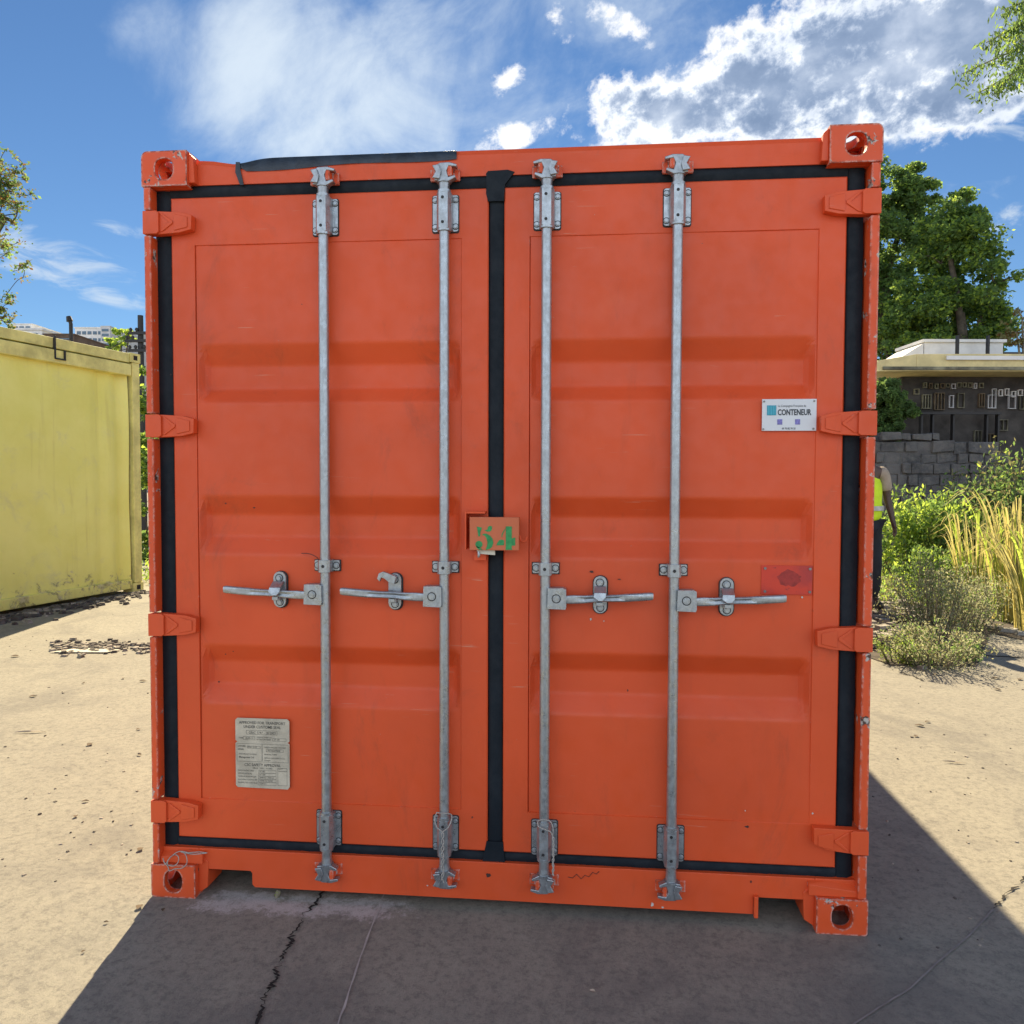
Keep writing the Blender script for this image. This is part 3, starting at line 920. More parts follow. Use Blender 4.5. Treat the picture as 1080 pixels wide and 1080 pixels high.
def cam_end(x, z, rod, up, flip):
    mb = MB(); u = 1 if up else -1; f = flip
    # hub on the rod and claw shaped head
    mb.tube([(x, 0.010, z-u*0.055), (x, 0.010, z-u*0.030)], [0.0165, 0.019], 14)
    mb.tube([(x, 0.010, z-u*0.030), (x, 0.010, z-u*0.024)], 0.024, 14)
    claw = [(-0.030, -0.026), (0.018, -0.030), (0.041, -0.018), (0.038, -0.010), (0.016, -0.016), (0.010, 0.004), (0.017, 0.020), (0.043, 0.016), (0.045, 0.024), (0.020, 0.032), (-0.012, 0.031), (-0.026, 0.022), (-0.020, 0.008), (-0.028, -0.006)]
    mb.prism_xz([(x + f*a, z + u*c_) for a, c_ in claw], -0.008, 0.018)
    mb.prism_xz([(x + f*a, z + u*c_) for a, c_ in [(-0.036, -0.020), (-0.012, -0.024), (-0.006, 0.0), (-0.014, 0.024), (-0.036, 0.020), (-0.024, 0.0)]], -0.016, -0.0085)
    c_ = part(mb, 'cam', M['galv_old'], 0.0022, rod)
    # keeper on the frame, painted
    kb = MB()
    kb.prism_xz([(x + f*0.012, z - u*0.014), (x + f*0.028, z - u*0.012), (x + f*0.028, z + u*0.020), (x + f*0.012, z + u*0.024)], -0.006, 0.0395)
    kb.prism_xz([(x - f*0.034, z - u*0.004), (x - f*0.023, z - u*0.004), (x - f*0.023, z + u*0.020), (x - f*0.034, z + u*0.020)], 0.004, 0.0395)
    kb.prism_xz([(x - 0.050, z - 0.017), (x + 0.050, z - 0.017), (x + 0.050, z + 0.022), (x - 0.050, z + 0.022)], 0.026, 0.039)
    part(kb, 'cam_keeper', M['orange_chip'], 0.003, rod)
def guide(x, z, rod):
    mb = MB()
    mb.prism_xz([(x-0.047, z-0.021), (x+0.047, z-0.021), (x+0.047, z+0.019), (x-0.047, z+0.019)], 0.0381, 0.0398, 1)
    for s in (-1, 1):
        mb.prism_xz([(x+s*0.018, z-0.0175), (x+s*0.041, z-0.0175), (x+s*0.044, z-0.013), (x+s*0.044, z+0.013), (x+s*0.041, z+0.0175), (x+s*0.018, z+0.0175)], 0.030, 0.038)
        bolt(mb, x+s*0.0325, z, 0.030, 0.0075)
    sl = [(-0.022, 0.036), (-0.021, -0.004), (-0.014, -0.0115), (0.014, -0.0115), (0.021, -0.004), (0.022, 0.036)]
    vs = [(x+a, yq, z-0.021) for a, yq in sl] + [(x+a, yq, z+0.021) for a, yq in sl]; n = 6
    mb.add(vs, [(i, i+1, i+1+n, i+n) for i in range(n-1)] + [tuple(range(n)), tuple(range(2*n-1, n-1, -1))])
    mb.prism_xz(oval(x-0.001, z, 0.0055, 0.0055, 12), -0.0127, -0.011, 1)
    part(mb, 'guide_clamp', [M['galv'], M['black_steel']], 0.001, rod)
def handle(x, z, s, rod, xr, open_hook):
    """hub plate beside the rod, bar out to the side, retainer at xr"""
    mb = MB()
    hx = x + s*0.038
    mb.prism_xz([(hx-0.030, z-0.036), (hx+0.030, z-0.038), (hx+0.033, z-0.030), (hx+0.032, z+0.028), (hx+0.022, z+0.033), (hx-0.028, z+0.032)], -0.016, 0.030)
    bolt(mb, hx, z-0.002, -0.016, 0.009, 0.004)
    # bar: flattened in the middle, rounded grip at the end
    L_ = 0.290
    x0 = hx + s*0.026
    stn = [(0.0, 0.0135, 0.005, -0.004), (0.03, 0.0145, 0.005, -0.003), (0.07, 0.0135, 0.0055, -0.002), (0.11, 0.0125, 0.010, 0.002), (0.15, 0.0115, 0.011, 0.003), (0.19, 0.0125, 0.008, 0.004), (0.21, 0.0135, 0.0085, 0.005), (0.30, 0.0130, 0.0095, 0.0115), (0.308, 0.011, 0.008, 0.012)]
    ring = 14; vs = []
    for dx, hz, hy, dz in stn:
        for k in range(ring):
            a = 2*math.pi*k/ring
            cs, sn = math.cos(a), math.sin(a)
            px = math.copysign(abs(cs)**0.6, cs); pz = math.copysign(abs(sn)**0.6, sn)
            pinch = 0.0
            if 0.06 < dx < 0.2 and abs(pz) < 0.5 and px > 0: pinch = 0.006
            vs.append((x0 + s*dx*L_/0.308, -0.004 - px*(hy - pinch), z + dz - 0.002 + pz*hz))
    fs = [(i*ring+k, (i+1)*ring+k, (i+1)*ring+(k+1) % ring, i*ring+(k+1) % ring) for i in range(len(stn)-1) for k in range(ring)]
    mb.add(vs, fs, 0, True)
    mb.add(vs[:ring], [tuple(range(ring))]); mb.add(vs[-ring:], [tuple(range(ring))])
    part(mb, 'handle', [M['galv'], M['black_steel']], 0.0015, rod)
    # retainer
    rb = MB()
    zc = z + 0.008
    cap = [(xr + 0.022*math.cos(R(a)), zc + 0.040 + 0.022*math.sin(R(a))) for a in range(0, 181, 20)] + [(xr + 0.022*math.cos(R(a)), zc - 0.040 + 0.022*math.sin(R(a))) for a in range(180, 361, 20)]
    rb.prism_xz(cap, 0.026, 0.0375)
    rb.prism_xz([(xr + (a-xr)*1.16 + 0.001, zc + (c2-zc)*1.05 - 0.001) for a, c2 in cap], 0.0376, 0.0398, 1)
    bolt(rb, xr-0.001, zc+0.040, 0.026, 0.0085, 0.010)
    bolt(rb, xr+0.001, zc-0.044, 0.026, 0.008, 0.007)
    rb.box(xr-0.014, xr+0.010, 0.000, 0.026, zc-0.034, zc-0.020)      # lower catch
    rb.box(xr-0.012, xr+0.008, -0.012, 0.000, zc-0.031, zc-0.021)
    part(rb, 'handle_retainer', [M['galv'], M['black_steel']], 0.0018, rod)
    hk = MB()
    if open_hook:   # swung up to the left
        hk.prism_xz([(xr+0.012, zc+0.052), (xr-0.006, zc+0.060), (xr-0.034, zc+0.070), (xr-0.048, zc+0.064), (xr-0.054, zc+0.046), (xr-0.046, zc+0.036), (xr-0.040, zc+0.050), (xr-0.028, zc+0.046), (xr-0.014, zc+0.034), (xr+0.004, zc+0.028)], -0.002, 0.015)
    else:
        vs = [(xr-0.019, 0.014, zc+0.030), (xr+0.019, 0.014, zc+0.030), (xr+0.019, -0.018, zc+0.012), (xr-0.019, -0.018, zc+0.012), (xr-0.022, -0.022, zc-0.002), (xr+0.018, -0.022, zc-0.002), (xr-0.006, -0.024, zc-0.014), (xr+0.008, -0.024, zc-0.014)]
        back = [(a, yq+0.006, c_-0.002) for a, yq, c_ in vs]
        F = [(0, 1, 2, 3), (3, 2, 5, 4), (4, 5, 7, 6)]
        n = 8
        E_ = [(0, 3), (3, 4), (4, 6), (6, 7), (7, 5), (5, 2), (2, 1), (1, 0)]
        hk.add(vs + back, F + [tuple(i+n for i in f[::-1]) for f in F] + [(a, b_, b_+n, a+n) for a, b_ in E_])
    part(hk, 'retainer_hook', M['galv'], 0.001, rod)

RODS = [(-0.584, -1, -0.752, False, 'first'), (-0.172, -1, -0.346, True, 'second'), (0.168, 1, 0.350, False, 'third'), (0.590, 1, 0.762, False, 'fourth')]
for (x, s, xr, oh, nm) in RODS:
    mb = MB()
    mb.tube([(x, 0.010, 0.13), (x, 0.010, 0.8), (x, 0.010, 1.6), (x, 0.010, 2.49)], 0.0168, 20)
    rod = part(mb, 'lock_rod', M['galv'], 0)
    rod['label'] = nm + ' galvanised lock rod from the left'
    bearing(x, 2.362, rod, True); bearing(x, 0.262, rod, False)
    cam_end(x, 2.484, rod, True, 1 if x < 0 else -1)
    cam_end(x, 0.118, rod, False, 1 if x < 0 else -1)
    guide(x, 1.180, rod)
    handle(x, ZH, s, rod, xr, oh)

# number box over the door gap
cx0, cx1, cz0, cz1 = -0.080, 0.083, 1.243, 1.352
lb = MB()
lb.box(cx0, cx1, -0.030, -0.026, cz0, cz1)
lb.box(cx0+0.002, cx1, -0.026, 0.010, cz1-0.004, cz1-0.001)
lb.box(cx1-0.004, cx1-0.001, -0.026, 0.010, cz0, cz1-0.004)
lb.box(cx0+0.002, cx0+0.005, -0.026, 0.030, cz0, cz1-0.004)
lock = part(lb, 'lock_box', M['orange_pale'], 0.0015, label='square faded orange lock cover with green 54')
br_ = MB()
br_.box(-0.098, -0.093, -0.020, 0.0395, 1.243, 1.370)
br_.box(-0.093, -0.030, -0.020, 0.0395, 1.363, 1.370)
part(MB().box(-0.071, -0.030, 0.010, 0.0395, 1.205, 1.240), 'lock_tab', M['orange'], 0.001, lock)
hk_ = MB()
hkpts = [(0.083, -0.01, 1.292), (0.088, -0.01, 1.276), (0.096, -0.01, 1.270), (0.105, -0.01, 1.274), (0.109, -0.01, 1.287)]
hk_.tube(hkpts, 0.0028, 8)
part(hk_, 'hook', M['orange'], 0, lock)
part(br_, 'lock_bracket', M['orange'], 0.001, lock)
tg = MB(); tg.prism_xz([(-0.060, 1.243), (0.002, 1.243), (0.003, 1.226), (-0.052, 1.230)], -0.016, -0.010)
part(tg, 'paper_tag', M['tag_white'], 0, lock)
sl_ = MB(); sl_.tube([(-0.052, -0.020, 1.238), (-0.050, -0.021, 1.226), (-0.052, -0.020, 1.218)], [0.003, 0.005, 0.003], 8)
part(sl_, 'seal', M['galv'], 0, lock)
# stencil digits, from the zoomed picture: u 195..910 -> cx0..cx1, v 200..660 -> cz1..cz0
def q_(u, v): return (cx0 + (u-195)/715*(cx1-cx0), cz1 - (v-200)/460*(cz1-cz0))
def arc(cx, cy, rx, ry, a0, a1, n=10): return [(cx+rx*math.cos(R(a0+(a1-a0)*i/n)), cy+ry*math.sin(R(a0+(a1-a0)*i/n))) for i in range(n+1)]
polys = [
    [(300, 330), (372, 345), (372, 360), (352, 415), (350, 468), (322, 468), (312, 400)],
    [(412, 382), (455, 372), (462, 335), (490, 320), (520, 325), (520, 372), (495, 400), (450, 402)],
    [(380, 450), (395, 430), (440, 428), (495, 455), (530, 500), (542, 555), (525, 610), (490, 640), (435, 655), (432, 640), (450, 600), (455, 545), (440, 490), (415, 458)],
    arc(330, 582, 52, 50, 0, 180, 8)[::-1] + arc(330, 582, 52, 52, 180, 360, 8)[1:-1][::1] if False else arc(332, 580, 52, 50, 0, 350, 18),
    [(290, 600), (345, 625), (385, 650), (340, 655), (305, 635)],
    [(722, 325), (808, 325), (808, 490), (830, 488), (842, 478), (858, 482), (858, 590), (808, 592), (808, 630), (818, 650), (715, 652), (722, 630)],
    [(585, 590), (600, 555), (625, 520), (660, 508), (696, 520), (696, 588)],
    [(660, 470), (664, 430), (690, 385), (712, 355), (712, 372), (690, 410), (672, 450), (668, 478)],
]
dg_ = MB()
for p_ in polys:
    dg_.prism_xz([q_(u, v) for u, v in p_], -0.0312, -0.0302)
part(dg_, 'number_54', M['green_paint'], 0, lock)

# cream approval plate
px0, px1, pz0, pz1 = D(-0.905, .03), D(-0.712, .03), DZ(0.405, .03), DZ(0.648, .03)
pw, ph = px1-px0, pz1-pz0
c_ = 0.007
zmid = pz0 + ph*0.66
pl = MB().prism_xz([(px0+c_, pz0), (px1-c_, pz0-0.002), (px1, pz0+c_), (px1, zmid-c_*.7), (px1-c_, zmid), (px1, zmid+c_*.7), (px1, pz1-c_), (px1-c_, pz1), (px0+c_, pz1), (px0, pz1-c_), (px0, zmid+c_*.7), (px0+c_, zmid), (px0, zmid-c_*.7), (px0, pz0+c_)], 0.032, 0.035)
plate = part(pl, 'approval_plate', M['plate_cream'], 0, label='cream customs and safety approval plate')
cxp = (px0+px1)/2
zz = lambda v: pz1 - (v-150)/800*ph           # zoomed picture rows
xx = lambda u: px0 + (u-145)/620*pw
T = []
T.append(('APPROVED FOR TRANSPORT', cxp, zz(215), 0.0135, 'CENTER', 0.95, 0.0002))
T.append(('UNDER CUSTOMS SEAL', cxp, zz(262), 0.0135, 'CENTER', 0.95, 0.0002))
T.append(('GB/C 1747 - 28/2003', cxp, zz(328), 0.0125, 'CENTER', 0.9, 0.0))
T.append(('TYPE   20-85-15', xx(180), zz(388), 0.0085, 'LEFT', 0.95, 0)); T.append(("MANUFACTURER'S No.", xx(390), zz(372), 0.0068, 'LEFT', 0.8, 0)); T.append(('OF THE CONTAINER', xx(390), zz(398), 0.0068, 'LEFT', 0.8, 0)); T.append(('47 100', xx(590), zz(396), 0.008, 'LEFT', 0.9, 0))
T.append(('OWNER', xx(172), zz(482), 0.008, 'LEFT', 0.95, 0.0001)); T.append(('2903 18 07', xx(285), zz(490), 0.008, 'LEFT', 0.95, 0)); T.append(('SERIAL', xx(172), zz(518), 0.008, 'LEFT', 0.95, 0.0001))
T.append(('International Container', xx(185), zz(570), 0.008, 'LEFT', 0.85, 0)); T.append(('Management Ltd', xx(185), zz(610), 0.0095, 'LEFT', 0.85, 0.0001))
T.append(('TIMBER COMPONENT TREATMENT', xx(475), zz(488), 0.007, 'LEFT', 0.72, 0)); T.append(('IM/TAILLEFER/02', xx(515), zz(524), 0.008, 'LEFT', 0.8, 0)); T.append(('MANUFACTURER', xx(475), zz(568), 0.007, 'LEFT', 0.85, 0)); T.append(('SHIPPING CONTAINERS CO. LTD', xx(475), zz(610), 0.007, 'LEFT', 0.72, 0)); T.append(('TIANJIN', xx(475), zz(638), 0.007, 'LEFT', 0.9, 0))
T.append(('CSC SAFETY APPROVAL', cxp, zz(700), 0.0135, 'CENTER', 0.92, 0.0002)); T.append(('GB-LR  7470 / 10/2003', cxp, zz(732), 0.0085, 'CENTER', 0.9, 0))
for r_i, s_ in enumerate(('DATE MANUFACTURED', 'IDENTIFICATION No.', 'MAXIMUM GROSS WEIGHT', 'ALLOWABLE STACKING WT', 'RACKING TEST LOAD VALUE')):
    T.append((s_, xx(172), zz(762 + r_i*35), 0.0075, 'LEFT', 0.72, 0))
for r_i, s_ in enumerate(('07/2003', 'HT-2041', '30480 KG  67200 LB', '192000 KG 423280', '15240 KG')):
    T.append((s_, xx(420), zz(768 + r_i*35), 0.008, 'LEFT', 0.75, 0))
T.append(('NEXT', xx(640), zz(730), 0.0065, 'LEFT', 0.9, 0)); T.append(('EXAMINATION', xx(640), zz(755), 0.0055, 'LEFT', 0.8, 0))
text_mesh('plate_text', T, M['ink_grey'], plate, 0.0312)
ln = MB()
def lbox(u0, v0, u1, v1, t=0.0007):
    a, b2, c2, d2 = xx(u0), xx(u1), zz(v1), zz(v0)
    ln.box(a, b2, 0.0312, 0.0318, c2, c2+t); ln.box(a, b2, 0.0312, 0.0318, d2, d2+t)
    ln.box(a, a+t, 0.0309, 0.0311, c2, d2); ln.box(b2, b2+t, 0.0309, 0.0311, c2, d2)
lbox(272, 290, 625, 335); lbox(235, 362, 370, 398); lbox(575, 375, 728, 405); lbox(160, 445, 750, 650); lbox(450, 450, 452, 640); lbox(500, 502, 695, 532); lbox(280, 470, 430, 496)
for r_i in range(5): lbox(410, 745 + r_i*35, 610, 745 + r_i*35 + 33, 0.0006)
lbox(630, 715, 735, 915)
part(ln, 'plate_lines', M['ink_grey'], 0, plate)

# white company plate
wx0, wx1, wz0, wz1 = D(0.861, .035), D(1.030, .035), DZ(1.634, .035), DZ(1.735, .035)
wy = 0.0335
wp = part(MB().box(wx0, wx1, wy+0.001, wy+0.0045, wz0, wz1), 'company_plate', M['plate_white'], 0.0005, label='white company plate reading CONTENEUR')
u2 = lambda u: wx0 + (u-190)/725*(wx1-wx0)
v2 = lambda v: wz1 - (v-152)/405*(wz1-wz0)
lg = MB()
lg.box(u2(255), u2(378), wy-0.0002, wy+0.0005, v2(358), v2(232), 0)
for k in range(5): lg.box(u2(268 + k*22), u2(276 + k*22), wy-0.0010, wy-0.0004, v2(350), v2(240), 1)
part(lg, 'company_logo', [M['teal'], M['teal_light']], 0, wp)
for a_ in (395, 632): part(MB().box(u2(a_), u2(a_+66), wy-0.0002, wy+0.0005, v2(478), v2(410)), 'printed_square', M['violet'], 0, wp)
text_mesh('company_text', [('La Compagnie Fran\u00e7aise du', u2(400), v2(252), 0.0100, 'LEFT', 0.80, 0.0), ('CONTENEUR', u2(398), v2(356), 0.0262, 'LEFT', 0.665, 0.0007), ('09 70 82 70 20', u2(548), v2(540), 0.0088, 'CENTER', 0.8, 0.0001)], M['ink'], wp, wy)
for uu, vv in ((215, 182), (882, 180), (208, 535), (876, 532)): part(MB().prism_xz(oval(u2(uu), v2(vv), 0.0032, 0.0032, 10), wy-0.0015, wy+0.0009), 'rivet', M['rivet'], 0, wp)

# red patch with four rivets
rx0, rx1, rz0, rz1 = D(0.866, .04), D(1.026, .04), DZ(1.108, .04), DZ(1.202, .04)
rp = part(MB().box(rx0, rx1, 0.0395, 0.0425, rz0, rz1), 'blank_plate', M['red_patch'], 0.001, label='overpainted red blank plate')
for a in (rx0+0.012, rx1-0.008):
    for c2 in (rz0+0.010, rz1-0.010): part(MB().prism_xz(oval(a, c2, 0.0045, 0.0045, 10), 0.0365, 0.0395), 'rivet', M['rivet'], 0, rp)

rs_ = np.random.default_rng(3)
bc = ((rx0+rx1)/2 + 0.008, (rz0+rz1)/2 + 0.006)
part(MB().prism_xz([(bc[0] + (0.030+0.010*rs_.random())*math.cos(R(a))*1.05, bc[1] + (0.020+0.011*rs_.random())*math.sin(R(a))) for a in range(0, 360, 14)], 0.0391, 0.0394), 'blotch', M['red_dark'], 0, rp)
# paint chips and scratches seen on the doors and the sill
def mark(u, v, w, h, y, mat, name='paint_chip', seed=0):
    p_ = fp(u, v, y); rr_ = np.random.default_rng(int(u*13+v))
    pts_ = [(p_[0] + w*(0.5+0.5*rr_.random())*math.cos(R(a)), p_[2] + h*(0.5+0.5*rr_.random())*math.sin(R(a))) for a in range(0, 360, 40)]
    part(MB().prism_xz(pts_, y-0.0004, y), name, mat, 0)
for (u, v, w, h, mt) in ((788, 872, .009, .005, 'chip_dark'), (786, 855, .003, .003, 'chip_pale'), (238, 531, .004, .004, 'chip_dark'), (268, 535.5, .005, .003, 'chip_dark'), (231, 719, .004, .004, 'chip_dark'), (238, 690, .003, .003, 'chip_dark'), (246, 687, .003, .002, 'chip_dark'),
                         (624, 603, .010, .005, 'chip_dark'), (653, 611, .008, .002, 'chip_dark'), (662, 728, .003, .005, 'chip_dark'), (846, 630, .004, .004, 'chip_pale'), (857, 858, .004, .004, 'chip_pale'), (623, 653, .004, .005, 'chip_pale'), (637, 655, .003, .003, 'chip_pale'), (498, 862, .004, .005, 'chip_dark'), (180, 395, .003, .003, 'chip_dark')):
    mark(u, v, w, h, 0.0392, M[mt])
for (u, v, w, h, mt) in ((688, 954, .006, .010, 'chip_pale'), (699, 957, .005, .004, 'chip_pale'), (451, 934, .004, .004, 'chip_pale'), (515, 923, .010, .009, 'chip_dark'), (792, 930, .003, .006, 'chip_dark')):
    mark(u, v, w, h, 0.0292, M[mt])
sc_ = [fp(u, v, 0.0288) for u, v in ((599, 925), (604, 926), (608, 922), (613, 927), (617, 923), (621, 925), (625, 920), (629, 922), (632, 919))]
part(MB().tube([tuple(q) for q in sc_], 0.0011, 5), 'scratch', M['chip_dark'], 0)
# torn dark strip hanging along the header, with a narrow tail
mb = MB()
xs = np.linspace(-0.893, -0.135, 50)
vs = []
for i, x in enumerate(xs):
    t = i/49
    lowz = zt - (0.046 - 0.016*t + 0.004*math.sin(t*9)) + (0.010 if t < 0.03 else 0)
    y = 0.0375 - 0.001*math.sin(t*40)
    hz_ = htop(x); vs += [(x, 0.10, hz_+0.006), (x, 0.044, hz_-0.001), (x, y-0.0005, hz_-0.006), (x, y, lowz)]
mb.add(vs, [(4*i+j, 4*i+4+j, 4*i+5+j, 4*i+j+1) for i in range(49) for j in (1, 2)], 0, True)
tail = [(-0.882, zt-0.015), (-0.868, zt-0.016), (-0.866, zt-0.045), (-0.855, hb-0.005), (-0.868, hb-0.005), (-0.884, zt-0.050)]
mb.prism_xz([(D(a, .036), b_) for a, b_ in tail], 0.034, 0.037)
part(mb, 'torn_strip', M['tarp'], 0, label='torn dark plastic strip along the top left of the header')

# ------------------------------------------------------------------ cords and wires
def smooth_path(pts, n=6):
    out = []
    P_ = [Vector(p) for p in pts]
    for i in range(len(P_)-1):
        p0, p1, p2, p3 = P_[max(i-1, 0)], P_[i], P_[i+1], P_[min(i+2, len(P_)-1)]
        for k in range(n):
            t = k/n
            out.append(0.5*((2*p1)+(-p0+p2)*t+(2*p0-5*p1+4*p2-p3)*t*t+(-p0+3*p1-3*p2+p3)*t**3))
    out.append(P_[-1]); return out
def cord(name, strands, r, mat, label, cat):
    mb = MB(); 
    for s_ in strands: mb.tube(smooth_path(s_), r, 7)
    c0 = Vector(strands[0][0])
    o = mb.build(name, mat, None, 0, loc=(c0.x, c0.y, c0.z))
    return tag(o, label, cat)
def twist(x, z0, z1, y, r, n=26, ph=0): return [(x + r*math.sin(ph + i*0.9), y + r*0.6*math.cos(ph + i*0.9), z0 + (z1-z0)*i/n) for i in range(n+1)]
x = -0.172
cord('cord', [[(x-0.024, 0.004, 0.345), (x-0.030, -0.012, 0.328), (x-0.020, -0.020, 0.305), (x-0.004, -0.022, 0.292)] + twist(x, 0.29, 0.125, -0.022, 0.004)[1:],
              [(x-0.024, 0.004, 0.345), (x-0.010, -0.012, 0.350), (x+0.012, -0.012, 0.350), (x+0.026, 0.0, 0.340), (x+0.028, -0.012, 0.326), (x+0.018, -0.020, 0.305), (x+0.002, -0.022, 0.292)] + twist(x, 0.29, 0.115, -0.022, 0.004, ph=3.1)[1:]],
     0.0020, M['cord'], 'white cord knotted in a V round the foot of the second rod', 'cord')
x = 0.168
cord('cord', [[(x-0.020, -0.002, 0.335), (x-0.018, -0.016, 0.322), (x+0.002, -0.020, 0.314), (x+0.022, -0.018, 0.306), (x+0.030, -0.014, 0.290)] + twist(x+0.032, 0.288, 0.16, -0.016, 0.0025)[1:],
              [(x-0.020, -0.002, 0.335), (x, -0.010, 0.342), (x+0.022, -0.006, 0.335), (x+0.031, -0.012, 0.315), (x+0.030, -0.014, 0.290)] + twist(x+0.032, 0.288, 0.155, -0.016, 0.0025, ph=3.1)[1:]],
     0.0020, M['cord'], 'white cord looped over the foot of the third rod and hanging on its right', 'cord')
zc = lambda u, v: (u/6.75+140, v/6.75+840)
path = [(530, 402), (470, 395), (400, 400), (340, 390), (295, 410), (255, 450), (250, 485), (290, 495), (322, 470), (325, 430), (300, 415), (265, 435), (232, 480), (215, 440), (225, 470), (250, 500), (262, 530), (300, 515), (350, 510), (383, 480), (385, 440), (370, 405), (345, 395), (420, 410), (480, 408), (528, 402)]
cord('wire', [[fp(*zc(u, v), 0.012 if v < 420 else -0.004) for u, v in path]], 0.0016, M['cord'], 'loose coil of thin pale wire lying over the bottom left corner casting', 'wire')
cord('wire', [[fp(318, 583.5, 0.034), fp(326, 584, 0.028), fp(333, 587, 0.010), fp(336, 590, -0.008)]], 0.0012, M['black_steel'], 'thin dark wire end sticking out beside the middle clamp of the first rod', 'wire')

# ------------------------------------------------------------------ vegetation helpers
def leaf_mesh(centers, size, mats, name, parent=None, droop=0.0, aspect=0.55, label=None, loc=(0, 0, 0), weights=None, seed=0, vertical=0.0):
    """one mesh of small bent leaves at the given centres"""
    r = np.random.default_rng(seed)
    C_ = np.asarray(centers, dtype=float); n = len(C_)
    d = r.normal(size=(n, 3)); d[:, 2] = d[:, 2]*(0.6 + vertical*2) - droop
    d /= np.linalg.norm(d, axis=1)[:, None]
    e = r.normal(size=(n, 3)); e -= (e*d).sum(1)[:, None]*d; e /= np.linalg.norm(e, axis=1)[:, None]
    sz = size*(0.6 + 0.8*r.random(n))[:, None]
    a = C_ - d*sz*0.5; t = C_ + d*sz*0.5
    l = C_ - e*sz*aspect*0.5; q = C_ + e*sz*aspect*0.5
    V = np.stack([a, l, t, q], 1).reshape(-1, 3) - np.array(loc)
    me = bpy.data.meshes.new(name)
    me.vertices.add(4*n); me.vertices.foreach_set('co', V.ravel())
    me.loops.add(4*n); me.loops.foreach_set('vertex_index', np.arange(4*n, dtype=np.int32))
    me.polygons.add(n); me.polygons.foreach_set('loop_start', np.arange(0, 4*n, 4, dtype=np.int32))
    try: me.polygons.foreach_set('loop_total', np.full(n, 4, dtype=np.int32))
    except Exception: pass
    for m_ in mats: me.materials.append(m_)
    mi = r.choice(len(mats), size=n, p=weights)
    me.polygons.foreach_set('material_index', mi.astype(np.int32))
    me.update(calc_edges=True); me.validate()
    o = bpy.data.objects.new(name, me); COL.objects.link(o)
    if parent is not None:
        o.parent = parent; o.location = Vector(loc) - world_loc(parent)
    else: o.location = loc
    if label: o['label'] = label
    return o

def clumps(ells, per, r, hollow=0.35, lumps=26, lump_r=0.28):
    """leaf centres gathered in small lumps through each ellipsoid, leaving gaps"""
    out = []; lumps_c = []
    for (c, rad) in ells:
        c = np.array(c); rad = np.array(rad)
        for _ in range(lumps):
            u = r.normal(size=3); u /= np.linalg.norm(u)
            k = (hollow + (1-hollow)*r.random())
            lc = c + u*rad*k
            lumps_c.append(lc)
            m_ = int(per*(0.5+r.random()))
            p = r.normal(size=(m_, 3)); p /= (np.linalg.norm(p, axis=1)[:, None] + 1e-6)
            p *= (r.random((m_, 1))**0.5)
            out.append(lc + p*rad.mean()*lump_r*(0.6+0.8*r.random())*np.array([1.15, 1.15, 0.75]))
    return np.concatenate(out), lumps_c

def limb_tree(root, base, forks, lumps_c, r0, mat, seed, name='trunk'):
    r = np.random.default_rng(seed)
    mb = MB()
    base = Vector(base); fk = [Vector(f) for f in forks]
    pts = smooth_path([base, base.lerp(fk[0], 0.5) + Vector((r.normal()*.05, r.normal()*.05, 0)), fk[0]], 5)
    mb.tube(pts, [r0*(1-0.45*i/(len(pts)-1)) for i in range(len(pts))], 9)
    prev = fk[0]
    for f in fk[1:]:
        s_ = fk[0]
        p = smooth_path([s_, s_.lerp(f, 0.5) + Vector((0, 0, 0.1*(f-s_).length)), f], 5)
        mb.tube(p, [r0*0.55*(1-0.55*i/(len(p)-1)) for i in range(len(p))], 7)
    nodes = [(f, r0*0.24) for f in (fk[1:] or fk)]
    for lc in sorted((Vector(q) for q in lumps_c), key=lambda q: (q-fk[0]).length):
        f, rr = min(nodes, key=lambda q: (q[0]-lc).length)
        mid = f.lerp(lc, 0.5) + Vector((r.normal(), r.normal(), r.normal()))*0.10*(f-lc).length
        p = smooth_path([f, mid, lc], 4)
        re_ = max(rr*0.55, r0*0.03)
        mb.tube(p, [rr*0.9 + (re_-rr*0.9)*i/(len(p)-1) for i in range(len(p))], 5)
        nodes.append((lc, re_))
    return mb.build(name, mat, root)

def tree(name, label, base, forks, ells, per, leaf, mats, weights, r0, seed, bark, lumps=26, lump_r=0.28, group=None, droop=0.2, hollow=0.35, aspect=0.55):
    r = np.random.default_rng(seed)
    t = thing(name, label, 'tree', base, group)
    pts, lc = clumps(ells, per, r, lumps=lumps, lump_r=lump_r, hollow=hollow)
    limb_tree(t, base, forks, lc, r0, bark, seed)
    leaf_mesh(pts, leaf, mats, 'crown', t, droop, aspect, seed=seed, weights=weights, loc=base)
    return t
def A(u, v, d): return tuple(at(u, v, d))
def base_at(u, d):
    p = at(u, 540, d); return (p.x, p.y, 0.0)

